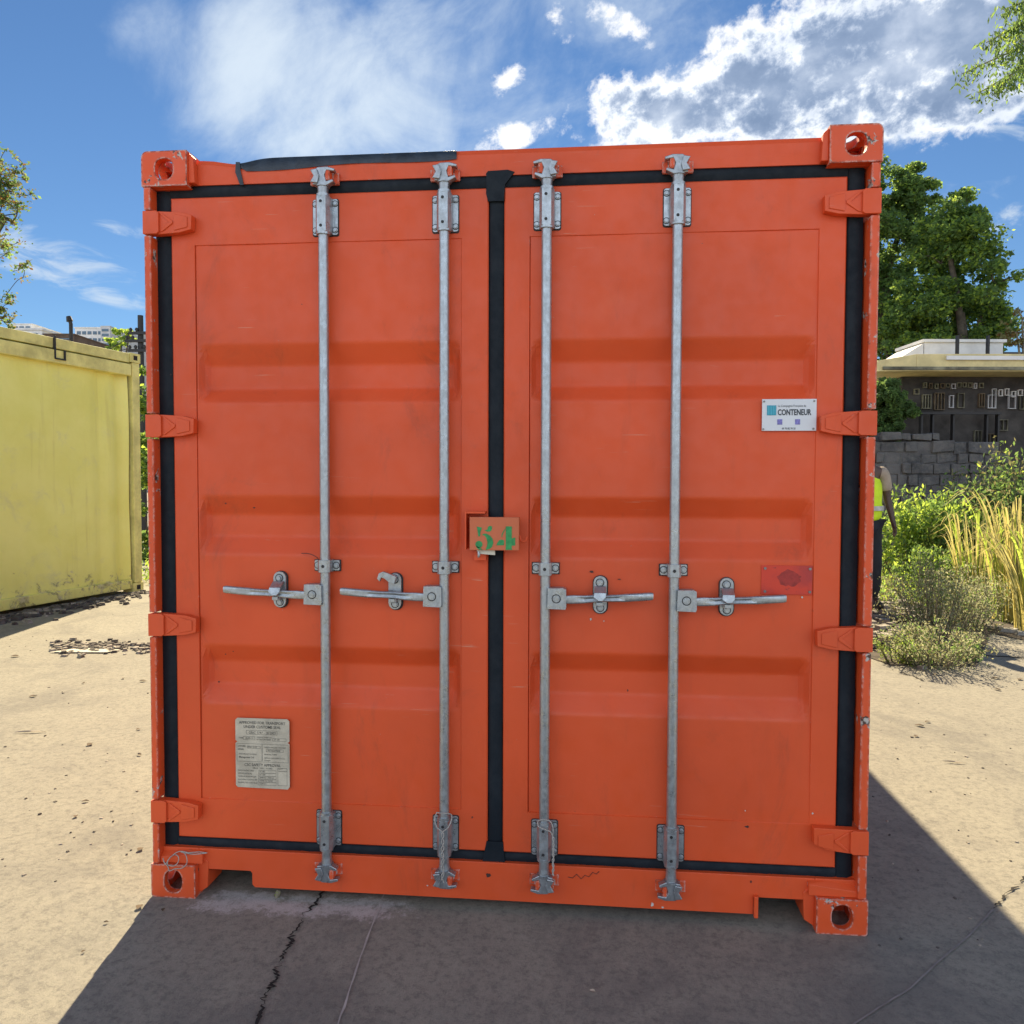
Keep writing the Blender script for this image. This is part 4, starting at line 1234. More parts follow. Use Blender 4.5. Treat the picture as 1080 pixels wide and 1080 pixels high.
# big tree behind the right edge of the container
S = 22/850
tree('leafy_tree', 'tall dark green tree behind the right edge of the orange container', base_at(905, 22), [A(905, 430, 22), A(900, 330, 22), A(940, 300, 22), A(950, 240, 22.3)],
     [(A(925, 230, 22), (50*S, 40*S, 60*S)), (A(960, 295, 22), (48*S, 50*S, 58*S)), (A(905, 330, 22.5), (50*S, 50*S, 60*S)), (A(950, 370, 22), (45*S, 40*S, 40*S)), (A(958, 205, 22), (30*S, 25*S, 38*S)), (A(985, 250, 22), (30*S, 25*S, 40*S))],
     210, 0.115, [M['leaf_dark'], M['leaf_mid'], M['leaf_light']], [0.5, 0.4, 0.1], 0.26, 11, M['bark'], lumps=40, lump_r=0.25)
tree('leafy_tree', 'rounded tree with sunlit yellow-green leaves on its right side, above the shed roof', base_at(1025, 20), [A(1022, 430, 20), A(1015, 330, 20), A(1040, 310, 20), A(1000, 260, 20)],
     [(A(1015, 242, 20), (38*S, 34*S, 42*S)), (A(1034, 300, 20), (40*S, 36*S, 50*S)), (A(990, 320, 20.5), (36*S, 36*S, 55*S)), (A(1000, 370, 20.5), (46*S, 40*S, 34*S)), (A(1028, 350, 20.3), (34*S, 34*S, 34*S)), (A(965, 350, 20.5), (34*S, 34*S, 40*S))],
     220, 0.11, [M['leaf_dark'], M['leaf_mid'], M['leaf_light']], [0.35, 0.4, 0.25], 0.22, 12, M['bark'], lumps=34, lump_r=0.27)
tree('small_tree', 'thin sparse tree at the right edge of the picture above the shed', base_at(1085, 19), [A(1080, 430, 19), A(1072, 350, 19), A(1078, 335, 19)],
     [(A(1075, 345, 19), (20*.022, 20*.022, 22*.022)), (A(1062, 360, 19), (14*.022, 14*.022, 10*.022))],
     16, 0.10, [M['leaf_olive'], M['leaf_brown']], [0.6, 0.4], 0.07, 13, M['bark_pale'], lumps=14, lump_r=0.25)
# left tree, open twigs
S2 = 12/850
tree('twiggy_tree', 'open crowned tree with small olive leaves at the left edge, behind the yellow container', base_at(-75, 12), [A(-70, 400, 12), A(-40, 300, 12), A(-5, 260, 12), A(-15, 200, 12), A(5, 230, 12)],
     [(A(-8, 250, 12), (38*S2, 40*S2, 60*S2)), (A(-35, 190, 12), (60*S2, 50*S2, 45*S2)), (A(0, 195, 12), (30*S2, 30*S2, 40*S2)), (A(-10, 325, 12), (32*S2, 30*S2, 30*S2))],
     26, 0.055, [M['leaf_olive'], M['leaf_brown'], M['leaf_mid'], M['leaf_dark']], [0.3, 0.12, 0.2, 0.38], 0.16, 14, M['bark'], lumps=64, lump_r=0.20, hollow=0.15)
# small trees behind the left gap
tree('small_tree', 'pale green feathery tree standing beside the dark utility pole', base_at(128, 24), [A(128, 420, 24), A(128, 365, 24), A(136, 355, 24)],
     [(A(130, 353, 24), (14*.028, 14*.028, 10*.028)), (A(120, 362, 24), (12*.028, 12*.028, 8*.028))], 30, 0.10, [M['leaf_light'], M['leaf_mid']], [0.7, 0.3], 0.07, 15, M['bark'], lumps=16)
tree('bushy_tree', 'dense green bush filling the gap between the yellow and the orange container', base_at(160, 15), [A(160, 560, 15), A(158, 480, 15)],
     [(A(165, 430, 15), (28*.0176, .5, 45*.0176)), (A(165, 510, 15), (30*.0176, .5, 55*.0176)), (A(170, 580, 15), (30*.0176, .5, 36*.0176))], 130, 0.09, [M['leaf_dark'], M['leaf_mid'], M['leaf_light']], [0.35, 0.35, 0.3], 0.08, 16, M['bark'], lumps=26)

# overhanging branch, top right: its trunk stands out of the frame
t = thing('feathery_tree', 'near tree reaching in at the top right corner with drooping feathery leaves', 'tree', (6.6, 3.2, 0))
dB = 6.5
mb = MB()
rootp = Vector((6.6, 3.2, 0)); topk = Vector(at(1290, 10, dB)); crook = Vector((6.6, 3.3, 3.2))
mb.tube(smooth_path([rootp, (6.65, 3.25, 1.6), crook, topk.lerp(crook, 0.5), topk], 5), [0.17 - 0.12*i/20 for i in range(21)], 10)
leaflets = []; r = np.random.default_rng(5)
tips = [(1014, 78, 0.0), (1032, 98, 0.1), (1055, 92, -0.1), (1040, 45, 0.15), (1058, 10, -0.1), (1070, -30, 0.0), (1075, 70, 0.2), (1090, 90, 0.1), (1065, 30, .2), (1090, 40, -.1), (1100, 0, .1), (1085, -60, 0), (1120, 60, 0), (1100, 110, .2), (1140, 20, -.2), (1130, 100, .1), (1060, 55, -.15), (1080, 15, .15)]
for (u, v, dd) in tips:
    tip = at(u, v, dB+dd)
    st0 = at(1150 + r.uniform(-20, 30), v*0.4 + 10, dB+dd*0.5)
    mid = (Vector(tip)+Vector(st0))*0.5 + Vector((0, 0, 0.10))
    path = smooth_path([topk, st0, mid, tip], 7)
    mb.tube(path, [0.02*(1-0.9*i/(len(path)-1)) + 0.001 for i in range(len(path))], 5)
    seg = path[8:]
    for k in range(620):
        f = r.random()*(len(seg)-1); i = min(int(f), len(seg)-2); p = seg[i].lerp(seg[i+1], f-i)
        lo = abs(r.normal())*0.07
        leaflets.append((p.x + r.normal()*0.045, p.y + r.normal()*0.05, p.z - lo + 0.015))
mb.build('trunk', M['bark_pale'], t)
leaf_mesh(leaflets, 0.046, [M['leaf_dark'], M['leaf_mid'], M['leaf_light']], 'crown', t, droop=1.4, aspect=0.32, seed=6, loc=(6.6, 3.2, 0), weights=[.6, .32, .08])

def shrub(name, label, u, v, depth, w, h, n, leaf, mats, weights, seed, stems=14, vertical=0.4, stem_mat=None, cat='shrub', group=None, aspect=.4):
    """u,v: foot of the plant in the picture"""
    p = gnd(u, v); d_ = (p - CAM)
    b0 = (p.x, p.y, 0.0)
    r = np.random.default_rng(seed)
    t = thing(name, label, cat, b0, group)
    mb = MB(); pts = []
    for k in range(stems):
        a = r.uniform(0, 2*math.pi); rr = w*0.5*math.sqrt(r.random())
        hh = h*(0.65+0.4*r.random())*(1 - 0.35*(rr/(w*.5))**2)
        s0 = Vector(b0) + Vector((math.cos(a)*rr*0.45, math.sin(a)*rr*0.45, 0))
        s2 = Vector(b0) + Vector((math.cos(a)*rr, math.sin(a)*rr, hh))
        s1 = s0.lerp(s2, 0.5) + Vector((r.normal()*.04*w, r.normal()*.04*w, 0.08*h))
        path = smooth_path([s0, s1, s2], 5)
        mb.tube(path, [0.007*(1-0.75*i/(len(path)-1)) for i in range(len(path))], 4)
        for _ in range(int(n/stems)):
            f = (0.12 + 0.88*r.random())*(len(path)-1); i = min(int(f), len(path)-2); q = path[i].lerp(path[i+1], f-i)
            sp = 0.13*min(w, h)*(0.5+0.6*(1-f/(len(path)-1)))
            pts.append((q.x + r.normal()*sp, q.y + r.normal()*sp, max(0.01, q.z + r.normal()*sp*0.8)))
    mb.build('stem', stem_mat or M['bark_pale'], t)
    leaf_mesh(pts, leaf, mats, 'foliage', t, -0.3, aspect, seed=seed, weights=weights, loc=b0, vertical=vertical)
    return t
G = [M['leaf_mid'], M['leaf_light'], M['leaf_dark']]
def reed(name, label, u, v, w, h, n, seed, lean=0.15, group=None, mats=None):
    p = gnd(u, v); b0 = (p.x, p.y, 0); r = np.random.default_rng(seed)
    mb = MB()
    for k in range(n):
        a = r.uniform(0, 2*math.pi); rr = w*0.5*r.random()**0.6
        s0 = Vector((b0[0] + math.cos(a)*rr*.5, b0[1] + math.sin(a)*rr*.5, 0))
        hh = h*(0.5 + 0.55*r.random()); dirv = Vector((math.cos(a), math.sin(a), 0))*(lean*hh*(0.3+r.random()*1.2))
        path = smooth_path([s0, s0 + dirv*0.25 + Vector((0, 0, hh*0.55)), s0 + dirv*0.8 + Vector((0, 0, hh*0.95)), s0 + dirv*1.5 + Vector((0, 0, hh*(0.95 - 0.15*r.random())))], 4)
        wd = 0.006 + 0.008*r.random(); side = Vector((r.normal(), r.normal(), 0)).normalized()
        m_ = len(path); vs = []
        for i, q in enumerate(path):
            ww = wd*(1 - (i/(m_-1))**2*0.9)
            vs += [q - side*ww, q + side*ww]
        mb.add(vs, [(2*i, 2*i+1, 2*i+3, 2*i+2) for i in range(m_-1)], int(r.random() < 0.3) + (2 if r.random() < .12 else 0), True)
    o = mb.build(name, mats or [M['straw'], M['leaf_light'], M['leaf_olive'], M['leaf_olive']], None, 0, loc=b0)
    return tag(o, label, 'reeds', group)

# green growth behind the worker, back to front
tree('bushy_tree', 'dark green bushy tree in the shade left of the dark shed, just over the worker', base_at(925, 15.3), [A(925, 520, 15.3), A(925, 440, 15.3)],
     [(A(930, 425, 15.0), (24*.0178, .4, 28*.0178)), (A(915, 455, 15.2), (26*.0178, .4, 30*.0178)), (A(948, 432, 15.0), (16*.0178, .3, 24*.0178)), (A(934, 456, 15.0), (20*.0178, .3, 16*.0178))], 200, 0.09, [M['leaf_dark'], M['leaf_mid']], [0.75, 0.25], 0.07, 19, M['bark'], lumps=26)
shrub('green_bush', 'bright green leafy bush directly right of the worker', 958, 612, 0, 1.2, 1.5, 3800, 0.085, G, [.4, .45, .15], 21, stems=26)
shrub('green_bush', 'mid green bush against the dark shed, second from the worker', 996, 614, 0, 1.2, 1.45, 3400, 0.085, G, [.4, .3, .3], 22, stems=24)
shrub('green_bush', 'tangled green bush under the shed windows behind the tall reeds', 1036, 612, 0, 1.4, 1.75, 3400, 0.08, [M['leaf_mid'], M['leaf_olive'], M['leaf_dark']], [.4, .3, .3], 23, stems=26)
shrub('green_bush', 'olive bush at the right edge behind the tallest reeds', 1080, 616, 0, 1.4, 1.9, 3000, 0.08, [M['leaf_mid'], M['leaf_olive'], M['leaf_dark']], [.4, .3, .3], 24, stems=24)
shrub('climbing_bush', 'tall loose olive bush climbing over the shed front at the right edge', 1068, 612, 0, 1.3, 2.35, 2600, 0.070, [M['leaf_mid'], M['leaf_olive'], M['leaf_dark'], M['leaf_light']], [.3, .4, .2, .1], 26, stems=30)
shrub('climbing_bush', 'thin twiggy bush rising before the stone wall and the shed racks', 1030, 606, 0, 1.2, 1.95, 1500, 0.065, [M['leaf_mid'], M['leaf_olive'], M['leaf_dark']], [.3, .5, .2], 27, stems=22)
shrub('climbing_bush', 'slender leafy weed standing above the bushes just right of the worker', 950, 606, 0, 0.35, 1.75, 260, 0.06, [M['leaf_mid'], M['leaf_light']], [.6, .4], 28, stems=6)
shrub('green_bush', 'low dark green bush between the worker and the reeds', 980, 626, 0, 1.0, 0.7, 2600, 0.06, G, [.3, .3, .4], 25, stems=22)
reed('reed_clump', 'tall dry yellow reeds bending over at the right edge', 1072, 655, 0.95, 1.42, 150, 31, 0.22)
reed('reed_clump', 'shorter dry yellow reeds left of the tallest clump', 1030, 632, 1.0, 1.15, 110, 32, 0.2)
reed('reed_clump', 'thin green and straw grass stalks in the middle of the bushes', 995, 615, 1.1, 1.0, 60, 33, 0.16)
reed('reed_clump', 'straw stalks with dark gaps low at the right edge', 1095, 668, 0.8, 1.1, 90, 34, 0.35)
GR = [M['leaf_grey'], M['leaf_olive'], M['leaf_mid']]
shrub('grey_shrub', 'large grey-green fine-leaved shrub between rubble and reeds', 985, 672, 0, 0.95, 0.78, 5600, 0.028, GR, [.6, .25, .15], 41, stems=40)
shrub('grey_shrub', 'grey-green fine-leaved shrub at the foot of the reeds', 1020, 662, 0, 0.8, 0.66, 4200, 0.028, GR, [.6, .25, .15], 42, stems=34)
shrub('grey_shrub', 'low spreading grey-green shrub at the edge of the concrete', 985, 700, 0, 0.95, 0.36, 4600, 0.024, GR, [.5, .25, .25], 43, stems=44)
shrub('grey_shrub', 'low weed tuft next to the container edge on the concrete', 945, 698, 0, 0.40, 0.24, 1200, 0.024, [M['leaf_light'], M['leaf_grey'], M['leaf_mid']], [.4, .3, .3], 44, stems=18)
shrub('grey_shrub', 'small dark weed right of the low spreading shrub', 1020, 697, 0, 0.30, 0.16, 800, 0.022, [M['leaf_mid'], M['leaf_dark']], [.6, .4], 45, stems=14)
shrub('weed', 'tiny green sprig growing from the crack below the sill', 291, 946, 0, 0.03, 0.035, 24, 0.010, [M['leaf_light']], None, 46, stems=4, cat='weed')
# ground cover
r = np.random.default_rng(77)
pts = []
for _ in range(26000):
    u = r.uniform(918, 1120); v = 572 + 70*r.random()**1.5
    p = gnd(u, v); pts.append((p.x, p.y, 0.02 + abs(r.normal())*0.07))
tag(leaf_mesh(pts, 0.07, [M['leaf_mid'], M['leaf_light'], M['leaf_olive']], 'ground_cover', None, -0.8, 0.3, seed=8, vertical=0.6), 'low green and straw growth on the ground behind the rubble', 'ground cover', kind='stuff')
pts = []
for _ in range(5000):
    x = r.uniform(-6.6, -4.2); y = r.uniform(8.2, 14); pts.append((x, y, 0.02 + abs(r.normal())*0.12))
tag(leaf_mesh(pts, 0.09, [M['leaf_mid'], M['leaf_light']], 'grass', None, -0.8, 0.3, seed=9, vertical=0.6), 'rough green grass beyond the yellow container', 'grass', kind='stuff')

# soil strip under the planting
mb = MB()
sp = [gnd(*q) for q in ((905, 690), (940, 702), (1030, 703), (1045, 668), (1110, 682), (1180, 640), (1180, 560), (905, 560))]
mb.add([(p.x, p.y, 0.006) for p in sp], [tuple(range(len(sp)))])
tag(mb.build('soil_bed', M['soil']), kind='structure')

# ------------------------------------------------------------------ stones
def rock_mesh(mb, c, s, r, mi=0):
    vs = []; ph = r.random(3)*6
    base = [(-1,-1,-.6),(1,-1,-.6),(1,1,-.6),(-1,1,-.6),(-.8,-.8,.6),(.8,-.8,.6),(.8,.8,.6),(-.8,.8,.6)]
    a = r.uniform(0, 6.28); ca, sa = math.cos(a), math.sin(a); sc = s*np.array([0.5+0.5*r.random(), 0.5+0.4*r.random(), 0.35+0.35*r.random()])
    for b_ in base:
        q = np.array(b_)*(0.75+0.4*r.random())*sc
        vs.append((c[0] + q[0]*ca - q[1]*sa, c[1] + q[0]*sa + q[1]*ca, c[2] + q[2] + sc[2]*0.4))
    mb.add(vs, [(0,3,2,1),(4,5,6,7),(0,1,5,4),(1,2,6,5),(2,3,7,6),(3,0,4,7)], mi)
r = np.random.default_rng(55)
mb = MB()
for _ in range(620):
    u = r.uniform(912, 968); v = 578 + 108*r.random(); p = gnd(u, v)
    rock_mesh(mb, (p.x, p.y, 0.01 + 0.06*r.random()), 0.03 + 0.07*r.random()**2, r, 0 if r.random() < 0.62 else 1)
tag(mb.build('rubble', [M['rock'], M['rock_dark']]), 'heap of broken pale and dark stones beside the container', 'rubble', kind='stuff')
mb = MB()
for _ in range(380):
    u = r.uniform(55, 175) ; v = 683 + r.normal()*3.2; p = gnd(u, v)
    rock_mesh(mb, (p.x, p.y, 0.002), 0.012 + 0.022*r.random(), r, 0 if r.random() < 0.4 else 1)
tag(mb.build('gravel_patch', [M['rock'], M['rock_dark']]), 'strip of loose dark gravel on the concrete left of the container', 'gravel', kind='stuff')
mb = MB()
for _ in range(420):
    t = r.random(); base = Vector((-6.3, 3.6, 0)).lerp(Vector((-5.62, 7.5, 0)), t) + Vector((abs(r.normal())*0.22 + 0.02, 0, 0))
    rock_mesh(mb, (base.x, base.y, 0.004), 0.02 + 0.07*r.random()**2*(1.2-t), r, 0 if r.random() < 0.2 else 1)
tag(mb.build('debris_strip', [M['rock'], M['rock_dark']]), 'dark debris and crumbled stones along the foot of the yellow container', 'debris', kind='stuff')
mb = MB()
for _ in range(130):
    if r.random() < .5: u, v = r.uniform(0, 160), r.uniform(640, 930)
    else: u, v = r.uniform(920, 1080), r.uniform(705, 1000)
    p = gnd(u, v); rock_mesh(mb, (p.x, p.y, 0.0), 0.003 + 0.006*r.random(), r, int(r.random() < 0.6))
tag(mb.build('grit', [M['rock'], M['rock_dark']]), 'scattered grit and crumbs on the sunlit concrete', 'grit', kind='stuff')
# kerb stones, one by one
def kerb(u, v, l, ang, label):
    p = gnd(u, v); r_ = np.random.default_rng(int(u))
    mb = MB(); rock_mesh(mb, (0, 0, 0), l, r_)
    o = mb.build('kerb_stone', M['kerb'], None, 0.006, loc=(0, 0, 0)); o.location = (p.x, p.y, 0); o.rotation_euler.z = ang
    tag(o, label, 'stone', 'broken stones edging the planting')
kerb(1043, 662, 0.06, 0, 'small pale edging stone at the left end of the row by the reeds')
kerb(1054, 664, 0.06, 0.3, 'pale edging stone second from the left by the reeds')
kerb(1066, 667, 0.08, 0.1, 'pale flat edging stone third from the left by the reeds')
kerb(1078, 670, 0.08, 0.6, 'pale edging stone at the right edge of the picture by the reeds')
kerb(972, 705, 0.05, 0.3, 'small upright pale stone in front of the low spreading shrub')

# dark irrigation pipe along the rubble
p0, p1 = gnd(912, 648), gnd(960, 657)
o = MB().tube(smooth_path([(p0.x-.3, p0.y+.05, 0.03), (p0.x, p0.y, 0.04), (p1.x, p1.y, 0.03), (p1.x+.4, p1.y-.1, 0.02)], 6), 0.028, 10).build('pipe', M['black_steel'], None, 0, loc=(p0.x, p0.y, 0))
tag(o, 'dark pipe lying across the rubble behind the container', 'pipe')
# wooden box
p = gnd(927, 606)
o = MB()
o.box(-0.16, 0.16, -0.12, 0.12, 0.0, 0.02); o.box(-0.16, 0.16, -0.12, -0.10, 0.02, 0.24); o.box(-0.16, 0.16, 0.10, 0.12, 0.02, 0.24); o.box(-0.16, -0.14, -0.10, 0.10, 0.02, 0.24); o.box(0.14, 0.16, -0.10, 0.10, 0.02, 0.24)
o.box(-0.139, 0.139, -0.099, 0.099, 0.12, 0.16)
o = o.build('wooden_box', M['wood'], None, 0.004); o.location = (p.x, p.y, 0.03); o.rotation_euler.z = R(22)
tag(o, 'open pale wooden box on the rubble at the feet of the worker', 'box')

# litter
def leaf_litter(u, v, s, label, mat, name='dry_leaf', cat='leaf', long_=1.0, rz=None, group='dry leaves and twigs scattered on the concrete'):
    p = gnd(u, v); r_ = np.random.default_rng(int(u*7+v))
    n = 9; mb = MB(); vs = []
    for i in range(n):
        t = i/(n-1); w = math.sin(math.pi*min(max(t, .04), .97))*s*0.32/long_**0.5
        vs += [((t-.5)*s*long_, -w, 0.004 + 0.10*s*math.sin(t*3.1)), ((t-.5)*s*long_, 0, 0.002 + 0.04*s), ((t-.5)*s*long_, w, 0.004 + 0.14*s*math.sin(t*3.1+.4))]
    mb.add(vs, [(3*i+j, 3*i+j+1, 3*i+4+j, 3*i+3+j) for i in range(n-1) for j in range(2)], 0, True)
    o = mb.build(name, mat); o.location = (p.x, p.y, 0.002); o.rotation_euler.z = r_.uniform(0, 6.28) if rz is None else rz
    tag(o, label, cat, group)
M['dry'] = flat('dry_leaf', (0.10, 0.07, 0.04), 0.9); M['pale_stick'] = flat('pale_stick', (0.55, 0.48, 0.36), 0.8)
near = {(151, 719): 'closest to the container hinge on the left', (146, 770): 'left of the container at placard height', (149, 798): 'second up from the shadow corner on the left',
        (146, 897): 'just above the shadow corner on the left', (135, 958): 'inside the shadow by the bottom left casting', (96, 720): 'on the concrete left of the container, below the gravel strip'}
spots = [(151, 719, .05, 'dark dry leaf beside the container, just below the gravel strip'), (130, 716, .035, 'tiny dry leaf left of the one below the gravel strip'),
         (146, 770, .03, 'dry leaf on the left, level with the top of the approval plate'), (147, 797, .03, 'dry leaf on the left, level with the middle of the approval plate'),
         (148, 897, .035, 'dry leaf just above the shadow at the left casting'), (147, 958, .035, 'dry leaf in the shadow in front of the left bottom casting'), (172, 961, .02, 'very small dry leaf in the shadow below the left casting'),
         (112, 974, .015, 'crumb of leaf at the shadow corner on the left'), (95, 786, .05, 'dry leaf on open concrete right of the pale stick'), (35, 735, .05, 'curled dry leaf above the pale stick'),
         (90, 846, .03, 'dry leaf lying mid-left on open concrete'), (80, 862, .03, 'dry leaf just below the mid-left one'), (16, 693, .07, 'dry leaf near the yellow container debris'), (88, 721, .03, 'small dry leaf under the gravel strip'),
         (88, 1005, .014, 'crumb lowest on the sunlit concrete at left'), (987, 712, .05, 'dry leaf in front of the low spreading shrub'), (1050, 716, .06, 'dry leaf on the concrete below the reeds'), (1052, 728, .05, 'second dry leaf below the reeds'),
         (970, 766, .05, 'dry leaf on the sunlit concrete right of the lower hinge'), (978, 762, .035, 'smaller leaf touching the one right of the lower hinge'), (966, 777, .035, 'dry leaf just above the shadow edge on the right'),
         (1075, 717, .06, 'dry leaf at the right edge of the picture'), (625, 1047, .018, 'pale chip lying in the shadow in front of the third rod')]
for (u, v, s_, lab) in spots: leaf_litter(u, v, s_, lab, M['pale_stick'] if 'pale chip' in lab else M['dry'])
leaf_litter(32, 773, 0.05, 'pale flat stick on the sunlit concrete at the far left', M['pale_stick'], 'stick', 'stick', 3.5, 0.2, None)
leaf_litter(1007, 805, 0.035, 'short pale stick on the sunlit concrete at the right', M['pale_stick'], 'stick', 'stick', 3.0, -0.2, None)
# pale puddle-like paper sheet on gravel
p = gnd(91, 687)
mb = MB().prism_xz([(-0.26, -0.10), (0.22, -0.06), (0.28, 0.05), (-0.10, 0.10)], 0, 0.004)
o = mb.build('paper_sheet', M['tag_white']); o.location = (p.x, p.y, 0.012); o.rotation_euler = (R(-90), 0, 0)
tag(o, 'pale flattened sheet lying in front of the dark gravel strip', 'sheet')

# ------------------------------------------------------------------ yellow container on the left
bl, brt = Vector((-6.02, 5.41, 0)), Vector((-5.63, 7.52, 0))
dirv = (brt - bl).normalized(); nrm = Vector((dirv.y, -dirv.x, 0))       # faces the yard
YH, YL = 3.13, 6.06
yc = thing('shipping_container', 'weathered yellow steel container standing at the left edge', 'shipping container', tuple(brt - dirv*YL*0.5 - nrm*1.2))
def ybox(mb, s0, s1, d0, d1, z0, z1, mi=0):
    """s: metres back from the right end along the wall, d: metres out of the wall plane"""
    vs = []
    for z in (z0, z1):
        for (s_, d_) in ((s0, d0), (s1, d0), (s1, d1), (s0, d1)):
            p = brt - dirv*s_ + nrm*d_; vs.append((p.x, p.y, z))
    mb.add(vs, [(0,3,2,1),(4,5,6,7),(0,1,5,4),(1,2,6,5),(2,3,7,6),(3,0,4,7)], mi)
# wall as a gently dented sheet with a flute beside the corner
ns, nz = 90, 34; vs = []
for j in range(nz+1):
    z = 0.14 + (YH-0.14-0.22)*j/nz
    for i in range(ns+1):
        s_ = 0.16 + (YL-0.3)*i/ns
        d_ = -0.06 + 0.012*math.sin(s_*2.1+z) + 0.010*math.sin(s_*5+z*3.1)
        if 0.16 < s_ < 0.42: d_ -= 0.05*math.sin((s_-0.16)/0.26*math.pi)
        if 0.55 < s_ < 0.72: d_ -= 0.03*math.sin((s_-0.55)/0.17*math.pi)
        p = brt - dirv*s_ + nrm*d_; vs.append((p.x, p.y, z))
mb = MB(); mb.add(vs, [(j*(ns+1)+i, j*(ns+1)+i+1, (j+1)*(ns+1)+i+1, (j+1)*(ns+1)+i) for j in range(nz) for i in range(ns)], 0, True)
part(mb, 'side_wall', M['yellow'], 0, yc)
for q_0 in (0.0, YL-0.13):
    mb = MB(); ybox(mb, q_0, q_0+0.13, -0.14, 0.0, 0.12, YH-0.12); part(mb, 'corner_post', M['yellow_rail'], 0.01, yc)
mb = MB(); ybox(mb, 0.17, YL-0.17, -0.10, -0.005, YH-0.13, YH-0.01); part(mb, 'top_rail', M['yellow_rail'], 0.008, yc)
mb = MB(); ybox(mb, 0.17, YL-0.17, -0.10, 0.02, YH-0.30, YH-0.15); part(mb, 'lower_rail', M['yellow_rail'], 0.008, yc)
mb = MB(); ybox(mb, 0.17, YL-0.17, -0.12, -0.01, 0.05, 0.17); part(mb, 'bottom_rail', M['yellow'], 0.008, yc)
for (s0, s1) in ((-0.01, 0.168), (YL-0.168, YL+0.01)):
    for z0 in (0.0, YH-0.118):
        mb = MB(); ybox(mb, s0, s1, -0.165, 0.006, z0, z0+0.118); sm = (s0+s1)/2
        ybox(mb, sm-0.035, sm+0.035, 0.0062, 0.0075, z0+0.03, z0+0.09, 1)
        part(mb, 'corner_casting', [M['yellow_rail'], M['dark']], 0.006, yc)
mb = MB(); ybox(mb, 0.05, YL-0.05, -2.38, -0.12, YH-0.06, YH-0.03); part(mb, 'roof', M['yellow_rail'], 0, yc)
for q_0 in (0.03, YL-0.06):
    mb = MB(); ybox(mb, q_0, q_0+0.03, -2.38, -0.14, 0.1, YH-0.04); part(mb, 'end_wall', M['yellow'], 0, yc)
mb = MB(); ybox(mb, 0.05, YL-0.05, -2.42, -2.38, 0.1, YH-0.02); part(mb, 'back_wall', M['yellow'], 0, yc)
mb = MB(); ybox(mb, 1.37, 1.39, 0.004, 0.03, YH-0.245, YH+0.01); ybox(mb, 1.24, 1.26, 0.022, 0.04, YH-0.245, YH-0.14); ybox(mb, 1.24, 1.39, 0.022, 0.043, YH-0.26, YH-0.245); part(mb, 'latch', M['black_steel'], 0.003, yc)

# ------------------------------------------------------------------ far things on the left
def rect_at(u0, u1, v0, v1, depth):
    a, b_ = at(u0, v1, depth), at(u1, v0, depth); return a, b_
def building(name, label, u0, u1, vtop, depth, mat, wins, dy=8.0, roof=None, cat='building'):
    a, b_ = at(u0, vtop, depth), at(u1, vtop, depth)
    c0 = ((a.x+b_.x)/2, (a.y+b_.y)/2, 0)
    t = thing(name, label, cat, c0)
    ang = cam.rotation_euler.z
    X_, Y_ = Vector((math.cos(ang), math.sin(ang), 0)), Vector((-math.sin(ang), math.cos(ang), 0))
    w = (u1-u0)/FPX*depth; H = a.z
    def bx(mb, x0, x1, y0, y1, z0, z1):
        vs = []
        for z in (z0, z1):
            for (xx_, yy_) in ((x0, y0), (x1, y0), (x1, y1), (x0, y1)):
                p = Vector(c0) + X_*xx_ + Y_*yy_; vs.append((p.x, p.y, z))
        mb.add(vs, [(0,3,2,1),(4,5,6,7),(0,1,5,4),(1,2,6,5),(2,3,7,6),(3,0,4,7)])
    mb = MB(); bx(mb, -w/2, w/2, 0, dy, 0, H); part(mb, 'wall', mat, 0, t)
    mb = MB(); e_ = min(0.2, w*0.03); bx(mb, -w/2-e_, w/2+e_, -e_, dy+e_, H, H+e_*1.2); part(mb, 'roof', roof or mat, 0, t)
    for (x0, x1, z0, z1) in wins:
        mb = MB(); bx(mb, -w/2+x0*w, -w/2+x1*w, -0.06, 0.0-0.003, H-z1*w, H-z0*w); part(mb, 'window', M['window_blue'], 0, t)
    return t, bx, w, H
building('white_building', 'low white building with dark windows behind the left end of the yellow container', -10, 44, 348, 60, M['white_wall'],
         [(0.2+k*0.13, 0.27+k*0.13, 0.06, 0.16) for k in range(6)], 10)
building('white_building', 'small stepped white penthouse on the roofline at far left', 12, 34, 342, 66, M['white_wall'], [(0.1, 0.3, 0.1, 0.35), (0.4, 0.6, 0.1, 0.35), (.7, .9, .1, .35)], 6)
building('white_building', 'white apartment block with rows of windows right of the black stack', 79, 107, 346, 90, M['white_wall'],
         [(0.08+k*0.2, 0.22+k*0.2, 0.12+j*0.26, 0.24+j*0.26) for k in range(5) for j in range(3)], 12)
building('grey_building', 'narrow pale grey tower beside the white apartment block', 106, 116, 344, 88, M['grey_wall'], [(0.15, 0.85, 0.3+j*0.5, 0.55+j*0.5) for j in range(4)], 8)
building('grey_building', 'lower pale grey block with balconies near the utility pole', 115, 146, 350, 96, M['grey_wall'],
         [(0.08+k*0.22, 0.24+k*0.22, 0.12+j*0.22, 0.24+j*0.22) for k in range(4) for j in range(4)], 12)
building('brown_shed', 'low dark brown roofed building left of the black stack', 46, 78, 353, 50, M['brown_roof'], [(0.1, 0.9, 0.12, 0.16)], 6)
# flue
p = at(75, 358, 14); q = at(74.5, 337, 14)
mb = MB(); mb.tube([(p.x, p.y, 0), (p.x, p.y, q.z-0.08), (p.x-.02, p.y, q.z)], 0.032, 10); mb.tube([(p.x-.02, p.y, q.z-0.03), (p.x-.04, p.y, q.z+0.05)], [0.055, 0.04], 10)
tag(mb.build('flue_pipe', M['black_steel'], None, 0, loc=(p.x, p.y, 0)), 'black flue pipe rising above the yellow container roof', 'pipe')
